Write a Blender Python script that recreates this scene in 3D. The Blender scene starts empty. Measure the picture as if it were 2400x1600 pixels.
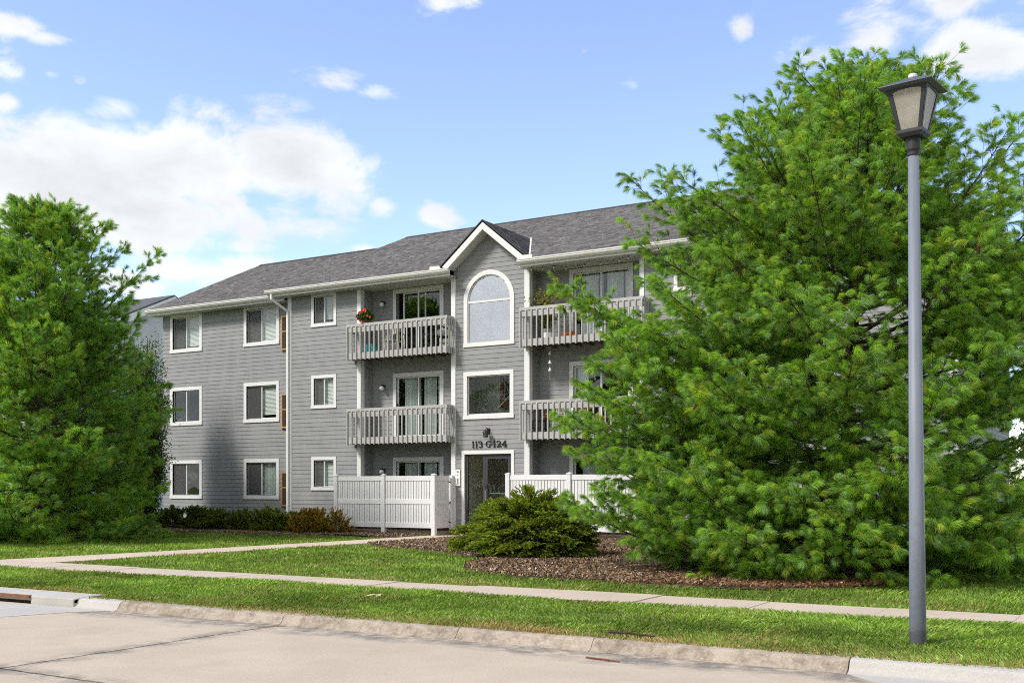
import bpy, bmesh, math, random
import numpy as np
from mathutils import Vector, Matrix

R = math.radians
scene = bpy.context.scene
col = scene.collection

# ------------------------------------------------------------------ camera
cam_d = bpy.data.cameras.new('camera')
cam_d.sensor_width = 36.0
cam_d.lens = 2548.0 / 2400.0 * 36.0
cam_d.shift_y = 345.0 / 2400.0
cam_d.clip_start = 0.1
cam_d.clip_end = 3000.0
cam = bpy.data.objects.new('camera', cam_d)
cam.location = (17.5, -28.2, 1.65)
cam.rotation_euler = (R(90), 0, R(30.65))
col.objects.link(cam)
scene.camera = cam

# ------------------------------------------------------------------ sun, sky, exposure
SUN_DIR = Vector((-0.75, -1.0, 1.2)).normalized()          # towards the sun
SUN_EL = math.asin(SUN_DIR.z)
SUN_ROT = math.atan2(SUN_DIR.x, SUN_DIR.y)
sun_d = bpy.data.lights.new('sun', 'SUN')
sun_d.energy = 2.2
sun_d.angle = R(12.0)
sun_d.color = (1.0, 0.95, 0.88)
sun = bpy.data.objects.new('sun', sun_d)
sun.rotation_euler = SUN_DIR.to_track_quat('Z', 'Y').to_euler()
sun.location = (-20, -30, 40)
col.objects.link(sun)

vs = scene.view_settings
vs.view_transform = 'Standard'
vs.look = 'None'
vs.exposure = 1.0
vs.gamma = 1.0
vs.use_curve_mapping = False
cy = scene.cycles
cy.max_bounces = 5
cy.diffuse_bounces = 2
cy.glossy_bounces = 3
cy.transmission_bounces = 2
cy.transparent_max_bounces = 8
cy.use_denoising = False
cy.filter_width = 1.05
cy.use_adaptive_sampling = True
cy.adaptive_threshold = 0.02
cy.sample_clamp_indirect = 6.0

world = bpy.data.worlds.new('World')
scene.world = world
world.use_nodes = True
wt = world.node_tree
for n in list(wt.nodes):
    wt.nodes.remove(n)


def nn(t, typ, **kw):
    n = t.nodes.new(typ)
    for k, v in kw.items():
        if k == 'ins':
            for a, b in v.items():
                n.inputs[a].default_value = b
        else:
            setattr(n, k, v)
    return n


def mth(t, op, a, b=None, clamp=False):
    n = t.nodes.new('ShaderNodeMath')
    n.operation = op
    n.use_clamp = clamp
    for i, x in enumerate((a, b)):
        if x is None:
            continue
        if isinstance(x, (int, float)):
            n.inputs[i].default_value = x
        else:
            t.links.new(x, n.inputs[i])
    return n.outputs[0]


def build_sky():
    t = wt
    L = t.links.new
    out = nn(t, 'ShaderNodeOutputWorld')
    sky = nn(t, 'ShaderNodeTexSky', sky_type='NISHITA', sun_disc=False)
    sky.sun_elevation = SUN_EL
    sky.sun_rotation = SUN_ROT
    sky.air_density = 1.0
    sky.dust_density = 0.15
    sky.ozone_density = 3.0
    tc = nn(t, 'ShaderNodeTexCoord')
    sep = nn(t, 'ShaderNodeSeparateXYZ')
    L(tc.outputs['Generated'], sep.inputs[0])
    x, y, z = sep.outputs
    az = mth(t, 'ARCTAN2', x, y)
    el = mth(t, 'ARCSINE', z)
    # cloud layer seen on a plane above
    zc = mth(t, 'ADD', mth(t, 'MAXIMUM', z, 0.0), 0.16)
    px = mth(t, 'DIVIDE', x, zc)
    py = mth(t, 'DIVIDE', y, zc)
    cmb = nn(t, 'ShaderNodeCombineXYZ')
    L(px, cmb.inputs[0]); L(py, cmb.inputs[1])
    n1 = nn(t, 'ShaderNodeTexNoise', ins={'Scale': 1.15, 'Detail': 7.0, 'Roughness': 0.56, 'Distortion': 0.25})
    L(cmb.outputs[0], n1.inputs['Vector'])
    # finer edge noise on the sphere of directions
    n2 = nn(t, 'ShaderNodeTexNoise', ins={'Scale': 13.0, 'Detail': 9.0, 'Roughness': 0.62, 'Distortion': 0.35})
    mpn = nn(t, 'ShaderNodeMapping'); mpn.inputs['Scale'].default_value = (1.0, 1.0, 1.8)
    L(tc.outputs['Generated'], mpn.inputs['Vector'])
    L(mpn.outputs[0], n2.inputs['Vector'])
    # cumulus banks: (azimuth, elevation, half width, half height, weight) in degrees
    banks = CLOUD_BANKS
    total = None
    for (a0, e0, wa, we, wgt) in banks:
        da = mth(t, 'DIVIDE', mth(t, 'SUBTRACT', az, R(a0)), R(wa))
        de = mth(t, 'DIVIDE', mth(t, 'SUBTRACT', el, R(e0)), R(we))
        r2 = mth(t, 'ADD', mth(t, 'MULTIPLY', da, da), mth(t, 'MULTIPLY', de, de))
        g = mth(t, 'MULTIPLY', mth(t, 'EXPONENT', mth(t, 'MULTIPLY', r2, -1.0)), wgt)
        total = g if total is None else mth(t, 'MAXIMUM', total, g)
    # the open sky away from these banks carries the same kind of broken cumulus
    away = nn(t, 'ShaderNodeMapRange', ins={'From Min': -0.30, 'From Max': 0.45, 'To Min': 0.74, 'To Max': -0.02})
    # direction of the cloud-free band (north-west): broken cloud fills the rest of the sky
    dotn = mth(t, 'ADD', mth(t, 'MULTIPLY', x, -0.5), mth(t, 'MULTIPLY', y, 0.86))
    L(dotn, away.inputs['Value'])
    total = mth(t, 'MAXIMUM', total, away.outputs[0])
    dens = mth(t, 'ADD', total, mth(t, 'MULTIPLY', mth(t, 'SUBTRACT', n2.outputs['Fac'], 0.5), 1.55))
    dens = mth(t, 'ADD', dens, mth(t, 'MULTIPLY', mth(t, 'SUBTRACT', n1.outputs['Fac'], 0.5), 0.40))
    mr = nn(t, 'ShaderNodeMapRange', interpolation_type='SMOOTHSTEP', ins={'From Min': 0.24, 'From Max': 0.64, 'To Min': 0.0, 'To Max': 0.97})
    L(dens, mr.inputs['Value'])
    # cloud brightness: thick parts a little greyer
    cb = nn(t, 'ShaderNodeMapRange', ins={'From Min': 0.5, 'From Max': 1.15, 'To Min': 1.03, 'To Max': 0.84})
    L(dens, cb.inputs['Value'])
    n3 = nn(t, 'ShaderNodeTexNoise', ins={'Scale': 8.0, 'Detail': 7.0, 'Roughness': 0.55})
    L(mpn.outputs[0], n3.inputs['Vector'])
    sh = nn(t, 'ShaderNodeMapRange', ins={'From Min': 0.35, 'From Max': 0.62, 'To Min': 0.86, 'To Max': 1.05})
    L(n3.outputs['Fac'], sh.inputs['Value'])
    cval = mth(t, 'MULTIPLY', mth(t, 'MULTIPLY', cb.outputs[0], sh.outputs[0]), CLOUD_LEVEL)
    cc = nn(t, 'ShaderNodeCombineColor')
    L(mth(t, 'MULTIPLY', cval, 0.965), cc.inputs[0]); L(mth(t, 'MULTIPLY', cval, 0.98), cc.inputs[1]); L(cval, cc.inputs[2])
    hs = nn(t, 'ShaderNodeHueSaturation', ins={'Hue': SKY_HUE, 'Saturation': SKY_SAT, 'Value': SKY_LEVEL})
    L(sky.outputs[0], hs.inputs['Color'])
    mix = nn(t, 'ShaderNodeMix', data_type='RGBA')
    L(mr.outputs[0], mix.inputs['Factor'])
    L(hs.outputs[0], mix.inputs[6])
    L(cc.outputs[0], mix.inputs[7])
    bg = nn(t, 'ShaderNodeBackground', ins={'Strength': 0.15})
    L(mix.outputs[2], bg.inputs['Color'])
    L(bg.outputs[0], out.inputs[0])


SKY_LEVEL = 0.97      # the Nishita sky itself; the Background strength above is 0.12
SKY_SAT = 0.95
SKY_HUE = 0.513
CLOUD_LEVEL = 3.5
# azimuth is measured from +Y towards +X, as the direction's own compass bearing
CLOUD_BANKS = [
    (-53.5, 15.2, 6.0, 2.2, 0.84), (-47.5, 15.8, 5.0, 2.6, 0.86), (-42.5, 16.3, 4.0, 2.6, 0.84), (-39.6, 15.2, 2.6, 2.1, 0.74),
    (-46.5, 13.8, 7.5, 1.7, 0.72), (-54.5, 12.6, 5.0, 1.8, 0.68), (-48.5, 12.4, 4.0, 1.3, 0.62), (-50.5, 18.2, 1.8, 0.9, 0.55), (-46.2, 18.5, 2.4, 0.9, 0.56),
    (-37.6, 14.4, 1.2, 0.8, 0.66), (-34.5, 14.0, 1.7, 0.9, 0.70), (-44.7, 12.2, 2.4, 0.6, 0.50), (-47.6, 10.9, 3.2, 1.1, 0.68), (-44.5, 11.2, 2.6, 0.9, 0.60), (-50.2, 10.2, 3.0, 1.2, 0.64),
    (-38.3, 12.3, 1.2, 0.4, 0.56), (-55.6, 21.2, 1.9, 0.6, 0.56), (-53.6, 20.8, 1.4, 0.4, 0.52), (-55.6, 19.2, 1.3, 0.8, 0.52), (-53.6, 19.3, 0.7, 0.5, 0.50), (-52.3, 19.3, 0.7, 0.4, 0.48), (-55.7, 17.8, 1.0, 0.7, 0.52),
    (-40.4, 20.2, 2.6, 0.7, 0.48), (-37.6, 19.9, 1.6, 0.6, 0.50), (-43.0, 19.0, 3.5, 0.9, 0.50), (-34.2, 24.2, 1.9, 0.7, 0.54), (-24.2, 20.2, 0.8, 0.4, 0.42),
    (-18.7, 22.4, 0.9, 0.8, 0.54), (-15.6, 21.2, 2.4, 1.3, 0.62), (-12.0, 21.8, 3.0, 1.5, 0.68), (-7.0, 20.4, 3.4, 1.5, 0.76), (-9.0, 23.0, 4.4, 1.3, 0.64), (-3.0, 21.6, 3.0, 1.5, 0.62),
]
build_sky()


# ------------------------------------------------------------------ helpers
def srgb(r, g, b):
    f = lambda c: (c / 255.0 / 12.92) if c <= 10 else (((c / 255.0) + 0.055) / 1.055) ** 2.4
    return (f(r), f(g), f(b), 1.0)


class MB:
    def __init__(s):
        s.v = []
        s.f = []

    def add(s, vs, fs):
        k = len(s.v)
        s.v.extend([tuple(p) for p in vs])
        s.f.extend([tuple(i + k for i in f) for f in fs])
        return s

    def box(s, x0, x1, y0, y1, z0, z1):
        return s.add([(x0, y0, z0), (x1, y0, z0), (x1, y1, z0), (x0, y1, z0), (x0, y0, z1), (x1, y0, z1), (x1, y1, z1), (x0, y1, z1)],
                     [(0, 3, 2, 1), (4, 5, 6, 7), (0, 1, 5, 4), (1, 2, 6, 5), (2, 3, 7, 6), (3, 0, 4, 7)])

    def ext(s, prof, a, b, f):
        n = len(prof)
        vs = [f(p, a) for p in prof] + [f(p, b) for p in prof]
        fs = [tuple(range(n))[::-1], tuple(range(n, 2 * n))]
        fs += [(i, (i + 1) % n, n + (i + 1) % n, n + i) for i in range(n)]
        return s.add(vs, fs)

    def prx(s, prof, x0, x1):      # prof of (y, z)
        return s.ext(prof, x0, x1, lambda p, a: (a, p[0], p[1]))

    def pry(s, prof, y0, y1):      # prof of (x, z)
        return s.ext(prof, y0, y1, lambda p, a: (p[0], a, p[1]))

    def prz(s, prof, z0, z1):      # prof of (x, y)
        return s.ext(prof, z0, z1, lambda p, a: (p[0], p[1], a))

    def tube(s, pts, rad, n=6, cap=True):
        pts = [Vector(p) for p in pts]
        if not hasattr(rad, '__len__'):
            rad = [rad] * len(pts)
        k = len(s.v)
        up = Vector((0.13, 0.21, 0.97))
        for i, p in enumerate(pts):
            d = (pts[min(i + 1, len(pts) - 1)] - pts[max(i - 1, 0)]).normalized()
            u = d.cross(up)
            if u.length < 0.05:
                u = d.cross(Vector((1, 0, 0)))
            u.normalize()
            w = d.cross(u)
            for j in range(n):
                a = 2 * math.pi * j / n
                q = p + (u * math.cos(a) + w * math.sin(a)) * rad[i]
                s.v.append(tuple(q))
        for i in range(len(pts) - 1):
            for j in range(n):
                a = k + i * n + j
                b = k + i * n + (j + 1) % n
                s.f.append((a, b, b + n, a + n))
        if cap:
            s.f.append(tuple(k + j for j in range(n))[::-1])
            s.f.append(tuple(k + (len(pts) - 1) * n + j for j in range(n)))
        return s

    def lathe(s, prof, c=(0, 0, 0), n=16):      # prof of (radius, z)
        k = len(s.v)
        for r, z in prof:
            for j in range(n):
                a = 2 * math.pi * j / n
                s.v.append((c[0] + r * math.cos(a), c[1] + r * math.sin(a), c[2] + z))
        for i in range(len(prof) - 1):
            for j in range(n):
                a = k + i * n + j
                b = k + i * n + (j + 1) % n
                s.f.append((a, b, b + n, a + n))
        s.f.append(tuple(k + j for j in range(n))[::-1])
        s.f.append(tuple(k + (len(prof) - 1) * n + j for j in range(n)))
        return s

    def ball(s, c, r, n=14, m=9, sq=1.0):
        prof = [(max(1e-4, r * math.sin(math.pi * i / m)), -r * sq * math.cos(math.pi * i / m)) for i in range(m + 1)]
        return s.lathe(prof, c, n)

    def rot(s, ang, c=(0, 0), start=0):
        ca, sa = math.cos(ang), math.sin(ang)
        for i in range(start, len(s.v)):
            x, y, z = s.v[i]
            x -= c[0]; y -= c[1]
            s.v[i] = (c[0] + x * ca - y * sa, c[1] + x * sa + y * ca, z)
        return s

    def mesh(s, name, recalc=True):
        me = bpy.data.meshes.new(name)
        me.from_pydata(s.v, [], s.f)
        if recalc:
            bm = bmesh.new()
            bm.from_mesh(me)
            bmesh.ops.recalc_face_normals(bm, faces=bm.faces)
            bm.to_mesh(me)
            bm.free()
        return me


def offset_of(o):
    p = Vector((0, 0, 0))
    while o is not None:
        p += o.location + (o.matrix_parent_inverse.translation if o.parent else Vector())
        o = o.parent
    return p


def link(o, parent=None, world=True):
    col.objects.link(o)
    if parent is not None:
        o.parent = parent
        if world:
            o.matrix_parent_inverse = Matrix.Translation(-offset_of(parent))
    return o


def obj(name, mb, mat, parent=None, smooth=False, bevel=0.0, world=True, kind=None):
    me = mb if isinstance(mb, bpy.types.Mesh) else mb.mesh(name)
    if mat is not None and not me.materials:
        me.materials.append(mat)
    if smooth:
        me.polygons.foreach_set('use_smooth', [True] * len(me.polygons))
    o = bpy.data.objects.new(name, me)
    link(o, parent, world)
    if bevel > 0:
        m = o.modifiers.new('bevel', 'BEVEL')
        m.width = bevel
        m.segments = 2
        m.limit_method = 'ANGLE'
    if kind:
        o['kind'] = kind
    return o


def tag(o, label, cat, group=None):
    o['label'] = label
    o['category'] = cat
    if group:
        o['group'] = group
    return o


def thing(name, label, cat, loc=(0, 0, 0), rz=0.0, group=None):
    o = bpy.data.objects.new(name, None)
    o.empty_display_size = 0.2
    o.location = loc
    o.rotation_euler = (0, 0, rz)
    col.objects.link(o)
    return tag(o, label, cat, group)


def struct(o):
    o['kind'] = 'structure'
    return o


def np_mesh(name, verts, tris, cols=None, mat=None, quads=False):
    """big meshes straight from numpy; cols is per vertex (n,4)"""
    me = bpy.data.meshes.new(name)
    nv = len(verts)
    nf = len(tris)
    k = 4 if quads else 3
    me.vertices.add(nv)
    me.vertices.foreach_set('co', np.ascontiguousarray(verts, dtype=np.float32).ravel())
    me.loops.add(nf * k)
    me.loops.foreach_set('vertex_index', np.ascontiguousarray(tris, dtype=np.int32).ravel())
    me.polygons.add(nf)
    me.polygons.foreach_set('loop_start', np.arange(0, nf * k, k, dtype=np.int32))
    me.polygons.foreach_set('loop_total', np.full(nf, k, dtype=np.int32))
    if cols is not None:
        at = me.attributes.new('tint', 'FLOAT_COLOR', 'POINT')
        at.data.foreach_set('color', np.ascontiguousarray(cols, dtype=np.float32).ravel())
    me.update(calc_edges=True)
    if mat:
        me.materials.append(mat)
    return me


def vnoise(x, y, cell, seed):
    """smooth value noise on a grid, for patches in grass and foliage"""
    r = np.random.default_rng(seed)
    g = r.uniform(0, 1, (128, 128))
    u, v = np.asarray(x) / cell + 500.0, np.asarray(y) / cell + 500.0
    i, j = np.floor(u).astype(int), np.floor(v).astype(int)
    fu, fv = u - i, v - j
    fu = fu * fu * (3 - 2 * fu); fv = fv * fv * (3 - 2 * fv)
    G = lambda a, c: g[a % 128, c % 128]
    return (G(i, j) * (1 - fu) + G(i + 1, j) * fu) * (1 - fv) + (G(i, j + 1) * (1 - fu) + G(i + 1, j + 1) * fu) * fv



# ------------------------------------------------------------------ materials
def base_mat(name):
    m = bpy.data.materials.new(name)
    m.use_nodes = True
    t = m.node_tree
    p = t.nodes['Principled BSDF']
    return m, t, p


def pm(name, c, rough=0.7, var=0.12, scale=3.0, bump=0.0, bscale=60.0, spec=0.3, metal=0.0, rnd=0.0, streak=None, c2=None, c2lo=0.55, c2hi=0.7, c2scale=1.2):
    m, t, p = base_mat(name)
    L = t.links.new
    geo = nn(t, 'ShaderNodeNewGeometry')
    mp = nn(t, 'ShaderNodeMapping')
    if streak:
        mp.inputs['Scale'].default_value = streak
    L(geo.outputs['Position'], mp.inputs['Vector'])
    n1 = nn(t, 'ShaderNodeTexNoise', ins={'Scale': scale, 'Detail': 6.0, 'Roughness': 0.62})
    L(mp.outputs[0], n1.inputs['Vector'])
    mr = nn(t, 'ShaderNodeMapRange', ins={'From Min': 0.28, 'From Max': 0.72, 'To Min': 1.0 - var, 'To Max': 1.0 + var})
    L(n1.outputs['Fac'], mr.inputs['Value'])
    fac = mr.outputs[0]
    if rnd > 0:
        oi = nn(t, 'ShaderNodeObjectInfo')
        r = nn(t, 'ShaderNodeMapRange', ins={'To Min': 1.0 - rnd, 'To Max': 1.0 + rnd})
        L(oi.outputs['Random'], r.inputs['Value'])
        fac = mth(t, 'MULTIPLY', fac, r.outputs[0])
    colr = nn(t, 'ShaderNodeMix', data_type='RGBA')
    colr.inputs[6].default_value = c if len(c) == 4 else (*c, 1)
    colr.inputs[7].default_value = c if len(c) == 4 else (*c, 1)
    colr.inputs['Factor'].default_value = 0.0
    if c2 is not None:
        colr.inputs[7].default_value = c2
        n2 = nn(t, 'ShaderNodeTexNoise', ins={'Scale': c2scale, 'Detail': 7.0, 'Roughness': 0.65})
        L(mp.outputs[0], n2.inputs['Vector'])
        r2 = nn(t, 'ShaderNodeMapRange', ins={'From Min': c2lo, 'From Max': c2hi})
        L(n2.outputs['Fac'], r2.inputs['Value'])
        L(r2.outputs[0], colr.inputs['Factor'])
    mul = nn(t, 'ShaderNodeVectorMath', operation='SCALE')
    L(colr.outputs[2], mul.inputs[0])
    L(fac, mul.inputs['Scale'])
    L(mul.outputs[0], p.inputs['Base Color'])
    p.inputs['Roughness'].default_value = rough
    p.inputs['Specular IOR Level'].default_value = spec
    p.inputs['Metallic'].default_value = metal
    if bump > 0:
        nb = nn(t, 'ShaderNodeTexNoise', ins={'Scale': bscale, 'Detail': 4.0, 'Roughness': 0.6})
        L(mp.outputs[0], nb.inputs['Vector'])
        b = nn(t, 'ShaderNodeBump', ins={'Strength': 1.0, 'Distance': bump})
        L(nb.outputs['Fac'], b.inputs['Height'])
        L(b.outputs[0], p.inputs['Normal'])
    return m


def foliage_mat(name, trans=0.35, rough=0.55, spec=0.25, gain=1.0):
    m, t, p = base_mat(name)
    L = t.links.new
    at = nn(t, 'ShaderNodeAttribute', attribute_name='tint')
    p.inputs['Roughness'].default_value = rough
    p.inputs['Specular IOR Level'].default_value = spec
    L(at.outputs['Color'], p.inputs['Base Color'])
    tr = nn(t, 'ShaderNodeBsdfTranslucent')
    sc = nn(t, 'ShaderNodeVectorMath', operation='MULTIPLY')
    sc.inputs[1].default_value = (1.25 * gain, 1.25 * gain, 0.6 * gain)
    L(at.outputs['Color'], sc.inputs[0])
    L(sc.outputs[0], tr.inputs['Color'])
    mx = nn(t, 'ShaderNodeMixShader', ins={'Fac': trans})
    L(p.outputs[0], mx.inputs[1])
    L(tr.outputs[0], mx.inputs[2])
    L(mx.outputs[0], t.nodes['Material Output'].inputs['Surface'])
    return m


def glass_mat(name, refl, tint=(0.9, 0.93, 0.92, 1)):
    m, t, p = base_mat(name)
    t.nodes.remove(p)
    L = t.links.new
    tr = nn(t, 'ShaderNodeBsdfTransparent')
    tr.inputs['Color'].default_value = tint
    gl = nn(t, 'ShaderNodeBsdfGlossy')
    gl.inputs['Roughness'].default_value = 0.0
    gl.inputs['Color'].default_value = (0.97, 0.98, 1.0, 1)
    lw_ = nn(t, 'ShaderNodeLayerWeight', ins={'Blend': 0.5})
    fr5 = mth(t, 'MULTIPLY', mth(t, 'POWER', lw_.outputs['Facing'], 5.0), 0.9)
    # slight waviness of float glass
    geo = nn(t, 'ShaderNodeNewGeometry')
    nz = nn(t, 'ShaderNodeTexNoise', ins={'Scale': 1.6, 'Detail': 1.0})
    L(geo.outputs['Position'], nz.inputs['Vector'])
    b = nn(t, 'ShaderNodeBump', ins={'Strength': 1.0, 'Distance': 0.004})
    L(nz.outputs['Fac'], b.inputs['Height'])
    L(b.outputs[0], gl.inputs['Normal'])
    fac = mth(t, 'ADD', fr5, refl, clamp=True)
    mx = nn(t, 'ShaderNodeMixShader')
    L(fac, mx.inputs[0]); L(tr.outputs[0], mx.inputs[1]); L(gl.outputs[0], mx.inputs[2])
    L(mx.outputs[0], t.nodes['Material Output'].inputs['Surface'])
    return m


def screen_mat(name, c, fac):
    m, t, p = base_mat(name)
    L = t.links.new
    p.inputs['Base Color'].default_value = c
    p.inputs['Roughness'].default_value = 0.9
    tr = nn(t, 'ShaderNodeBsdfTransparent')
    mx = nn(t, 'ShaderNodeMixShader', ins={'Fac': fac})
    L(tr.outputs[0], mx.inputs[1]); L(p.outputs[0], mx.inputs[2])
    L(mx.outputs[0], t.nodes['Material Output'].inputs['Surface'])
    return m


def tint_mat(name, rough=0.9, bump=0.0, bscale=200.0, spec=0.2):
    m, t, p = base_mat(name)
    L = t.links.new
    at = nn(t, 'ShaderNodeAttribute', attribute_name='tint')
    geo = nn(t, 'ShaderNodeNewGeometry')
    nz = nn(t, 'ShaderNodeTexNoise', ins={'Scale': 25.0, 'Detail': 4.0})
    L(geo.outputs['Position'], nz.inputs['Vector'])
    mr = nn(t, 'ShaderNodeMapRange', ins={'From Min': 0.3, 'From Max': 0.7, 'To Min': 0.8, 'To Max': 1.2})
    L(nz.outputs['Fac'], mr.inputs['Value'])
    sc = nn(t, 'ShaderNodeVectorMath', operation='SCALE')
    L(at.outputs['Color'], sc.inputs[0]); L(mr.outputs[0], sc.inputs['Scale'])
    L(sc.outputs[0], p.inputs['Base Color'])
    p.inputs['Roughness'].default_value = rough
    p.inputs['Specular IOR Level'].default_value = spec
    if bump:
        nb = nn(t, 'ShaderNodeTexNoise', ins={'Scale': bscale, 'Detail': 3.0})
        L(geo.outputs['Position'], nb.inputs['Vector'])
        b = nn(t, 'ShaderNodeBump', ins={'Strength': 1.0, 'Distance': bump})
        L(nb.outputs['Fac'], b.inputs['Height']); L(b.outputs[0], p.inputs['Normal'])
    return m


M = {}
M['siding'] = pm('grey_siding_paint', (0.280, 0.284, 0.289), 0.75, 0.09, 1.6, 0.0012, 90, 0.25, rnd=0.05, streak=(1.6, 1.6, 0.5))
M['trim'] = pm('white_trim_paint', (0.72, 0.72, 0.71), 0.55, 0.04, 3.0, 0.0006, 60, 0.35)
M['vinyl'] = pm('white_vinyl', (0.74, 0.74, 0.745), 0.4, 0.05, 2.0, 0, 60, 0.4, rnd=0.03, c2=(0.58, 0.57, 0.53, 1), c2lo=0.60, c2hi=0.80, c2scale=3.0)
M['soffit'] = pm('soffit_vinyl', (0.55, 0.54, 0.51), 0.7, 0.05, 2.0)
M['gutter'] = pm('gutter_enamel', (0.72, 0.71, 0.66), 0.4, 0.07, 5.0, 0, 60, 0.4, c2=(0.5, 0.48, 0.40, 1), c2lo=0.56, c2hi=0.75, c2scale=4.0)
M['rail'] = pm('grey_rail_paint', (0.415, 0.408, 0.392), 0.75, 0.10, 6.0, 0.001, 80, 0.25, rnd=0.05, c2=(0.24, 0.22, 0.19, 1), c2lo=0.62, c2hi=0.8, c2scale=5.0)
M['deck_under'] = pm('deck_underside_wood', (0.16, 0.14, 0.11), 0.85, 0.2, 6.0)
M['roof_felt'] = pm('roof_underlay', (0.06, 0.06, 0.06), 0.95, 0.1)
M['brick_found'] = pm('brick_foundation', (0.28, 0.13, 0.08), 0.9, 0.25, 14.0, 0.004, 60)
M['dark_metal'] = pm('black_metal', (0.02, 0.02, 0.021), 0.45, 0.1, 10, 0, 60, 0.5)
M['bronze'] = pm('dark_bronze_frame', (0.045, 0.045, 0.05), 0.45, 0.1, 10, 0, 60, 0.5)
M['steel'] = pm('brushed_steel', (0.6, 0.6, 0.6), 0.3, 0.05, 10, 0, 60, 0.5, metal=0.9)
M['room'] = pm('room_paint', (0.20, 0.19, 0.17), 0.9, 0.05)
M['near_black'] = pm('near_black_fill', (0.06, 0.06, 0.06), 0.9, 0.05)
M['stair_wall'] = pm('stairwell_paint', (0.60, 0.575, 0.51), 0.9, 0.05)
M['stair_wood'] = pm('stair_wood', (0.30, 0.14, 0.06), 0.6, 0.2, 8.0)
M['stair_dark'] = pm('under_stair_dark', (0.035, 0.028, 0.022), 0.95, 0.2, 20.0)  # near-black colour stands for the shade below the stair
M['blind'] = pm('white_blind', (0.80, 0.80, 0.77), 0.7, 0.08, 70.0, 0, 60, streak=(0.02, 0.02, 1))
M['curtain'] = pm('pale_curtain', (0.74, 0.77, 0.75), 0.9, 0.06, 2.0)
M['glass'] = glass_mat('window_glass', 0.055)
M['glass_sky'] = glass_mat('coated_glass', 0.45)
M['glass_door'] = glass_mat('door_glass', 0.025)
M['screen'] = screen_mat('insect_screen', (0.10, 0.10, 0.105, 1), 0.45)
M['ac_wood'] = pm('oak_frame', (0.45, 0.27, 0.12), 0.6, 0.2, 6.0, 0, 60, streak=(1, 1, 0.2))
M['ac_slat'] = pm('ac_slat', (0.13, 0.08, 0.045), 0.7, 0.2, 8.0, rnd=0.1)
M['globe'] = pm('opal_globe', (0.75, 0.74, 0.70), 0.25, 0.02, 2.0, 0, 60, 0.5)
M['white_plastic'] = pm('white_plastic', (0.75, 0.75, 0.74), 0.4, 0.02)
M['grey_plastic'] = pm('grey_plastic', (0.25, 0.25, 0.25), 0.5, 0.05)


def glow_mat(name, c, e):
    m, t, p = base_mat(name)
    p.inputs['Base Color'].default_value = c
    p.inputs['Emission Color'].default_value = c
    p.inputs['Emission Strength'].default_value = e
    return m


M['lamp_glow'] = glow_mat('lit_lamp_bowl', (1.0, 0.88, 0.7, 1), 3.0)


# ------------------------------------------------------------------ terrain
_ty = [-18.2, -15.1, -14.0, -6.0, -1.0, 0.5]
_tz = [0.125, 0.145, 0.15, 0.195, 0.22, 0.22]


def tz(y):
    return float(np.interp(y, _ty, _tz))


def und(x, y):
    return 0.012 * math.sin(x * 0.55 + 1.3) * math.cos(y * 0.7 + 0.4) + 0.006 * math.sin(x * 1.7 + y * 1.3)


SW0, SW1 = -15.12, -14.02           # pavement band
WALK_L = [(-14.02, -3.45), (-10.8, -2.75), (-4.8, -1.87), (-0.35, -1.52)]
WALK_R = [(-14.02, -1.75), (-11.9, -1.45), (-6.2, -0.69), (-1.9, -0.05), (-0.35, 0.85)]


def walk_x(y):
    return (float(np.interp(y, [p[0] for p in WALK_L], [p[1] for p in WALK_L])),
            float(np.interp(y, [p[0] for p in WALK_R], [p[1] for p in WALK_R])))


BED_A = [(5.5, -8.9), (5.9, -10.4), (6.6, -11.5), (8.2, -12.35), (9.8, -12.5), (11.3, -12.55), (12.6, -12.35), (13.5, -11.8), (14.2, -10.6), (14.4, -8.5), (14.0, -6.0), (12.0, -4.2), (8.0, -3.6), (6.4, -5.6)]
BED_B = [(-0.3, -5.6), (0.9, -6.5), (2.6, -7.2), (4.6, -8.3), (5.6, -8.8), (6.6, -5.4), (8.1, -3.4), (8.1, -0.05), (0.9, -0.05), (0.0, -1.9)]
BED_C = [(-16.0, -2.3), (-12.0, -2.75), (-8.0, -2.7), (-5.2, -2.6), (-3.4, -2.3), (-1.75, -2.6), (-1.62, -0.05), (-16.0, -0.05)]


def inside(poly, x, y):
    x = np.asarray(x); y = np.asarray(y)
    r = np.zeros(x.shape, bool)
    n = len(poly)
    for i in range(n):
        x0, y0 = poly[i]
        x1, y1 = poly[(i + 1) % n]
        c = ((y0 > y) != (y1 > y))
        with np.errstate(divide='ignore', invalid='ignore'):
            xi = (x1 - x0) * (y - y0) / (y1 - y0 + 1e-12) + x0
        r ^= c & (x < xi)
    return r


# ------------------------------------------------------------------ the apartment building
B = thing('apartment_building', 'three storey grey clapboard apartment building with balconies and gabled entrance bay', 'building', (0, 0, 0))
ST = 2.75
Z0, ZS = 0.41, 8.20                # siding bottom, soffit
EXP = 0.145
BW = 0.15                          # wall thickness
LWY = 0.74                         # set-back of the wings


def minus(a, b, holes):
    segs = [(a, b)]
    for h0, h1 in holes:
        out = []
        for s0, s1 in segs:
            if h1 <= s0 or h0 >= s1:
                out.append((s0, s1))
            else:
                if h0 > s0:
                    out.append((s0, h0))
                if h1 < s1:
                    out.append((h1, s1))
        segs = out
    return [s for s in segs if s[1] - s[0] > 0.02]


def board_mesh():
    mb = MB()
    h = EXP + 0.012
    mb.prx([(0.0, 0.0), (-0.017, 0.0), (-0.005, h), (0.0, h)], 0.0, 1.0)
    return mb.mesh('siding_board')


BOARD = board_mesh()
BOARD.materials.append(M['siding'])
rb = random.Random(5)


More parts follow.
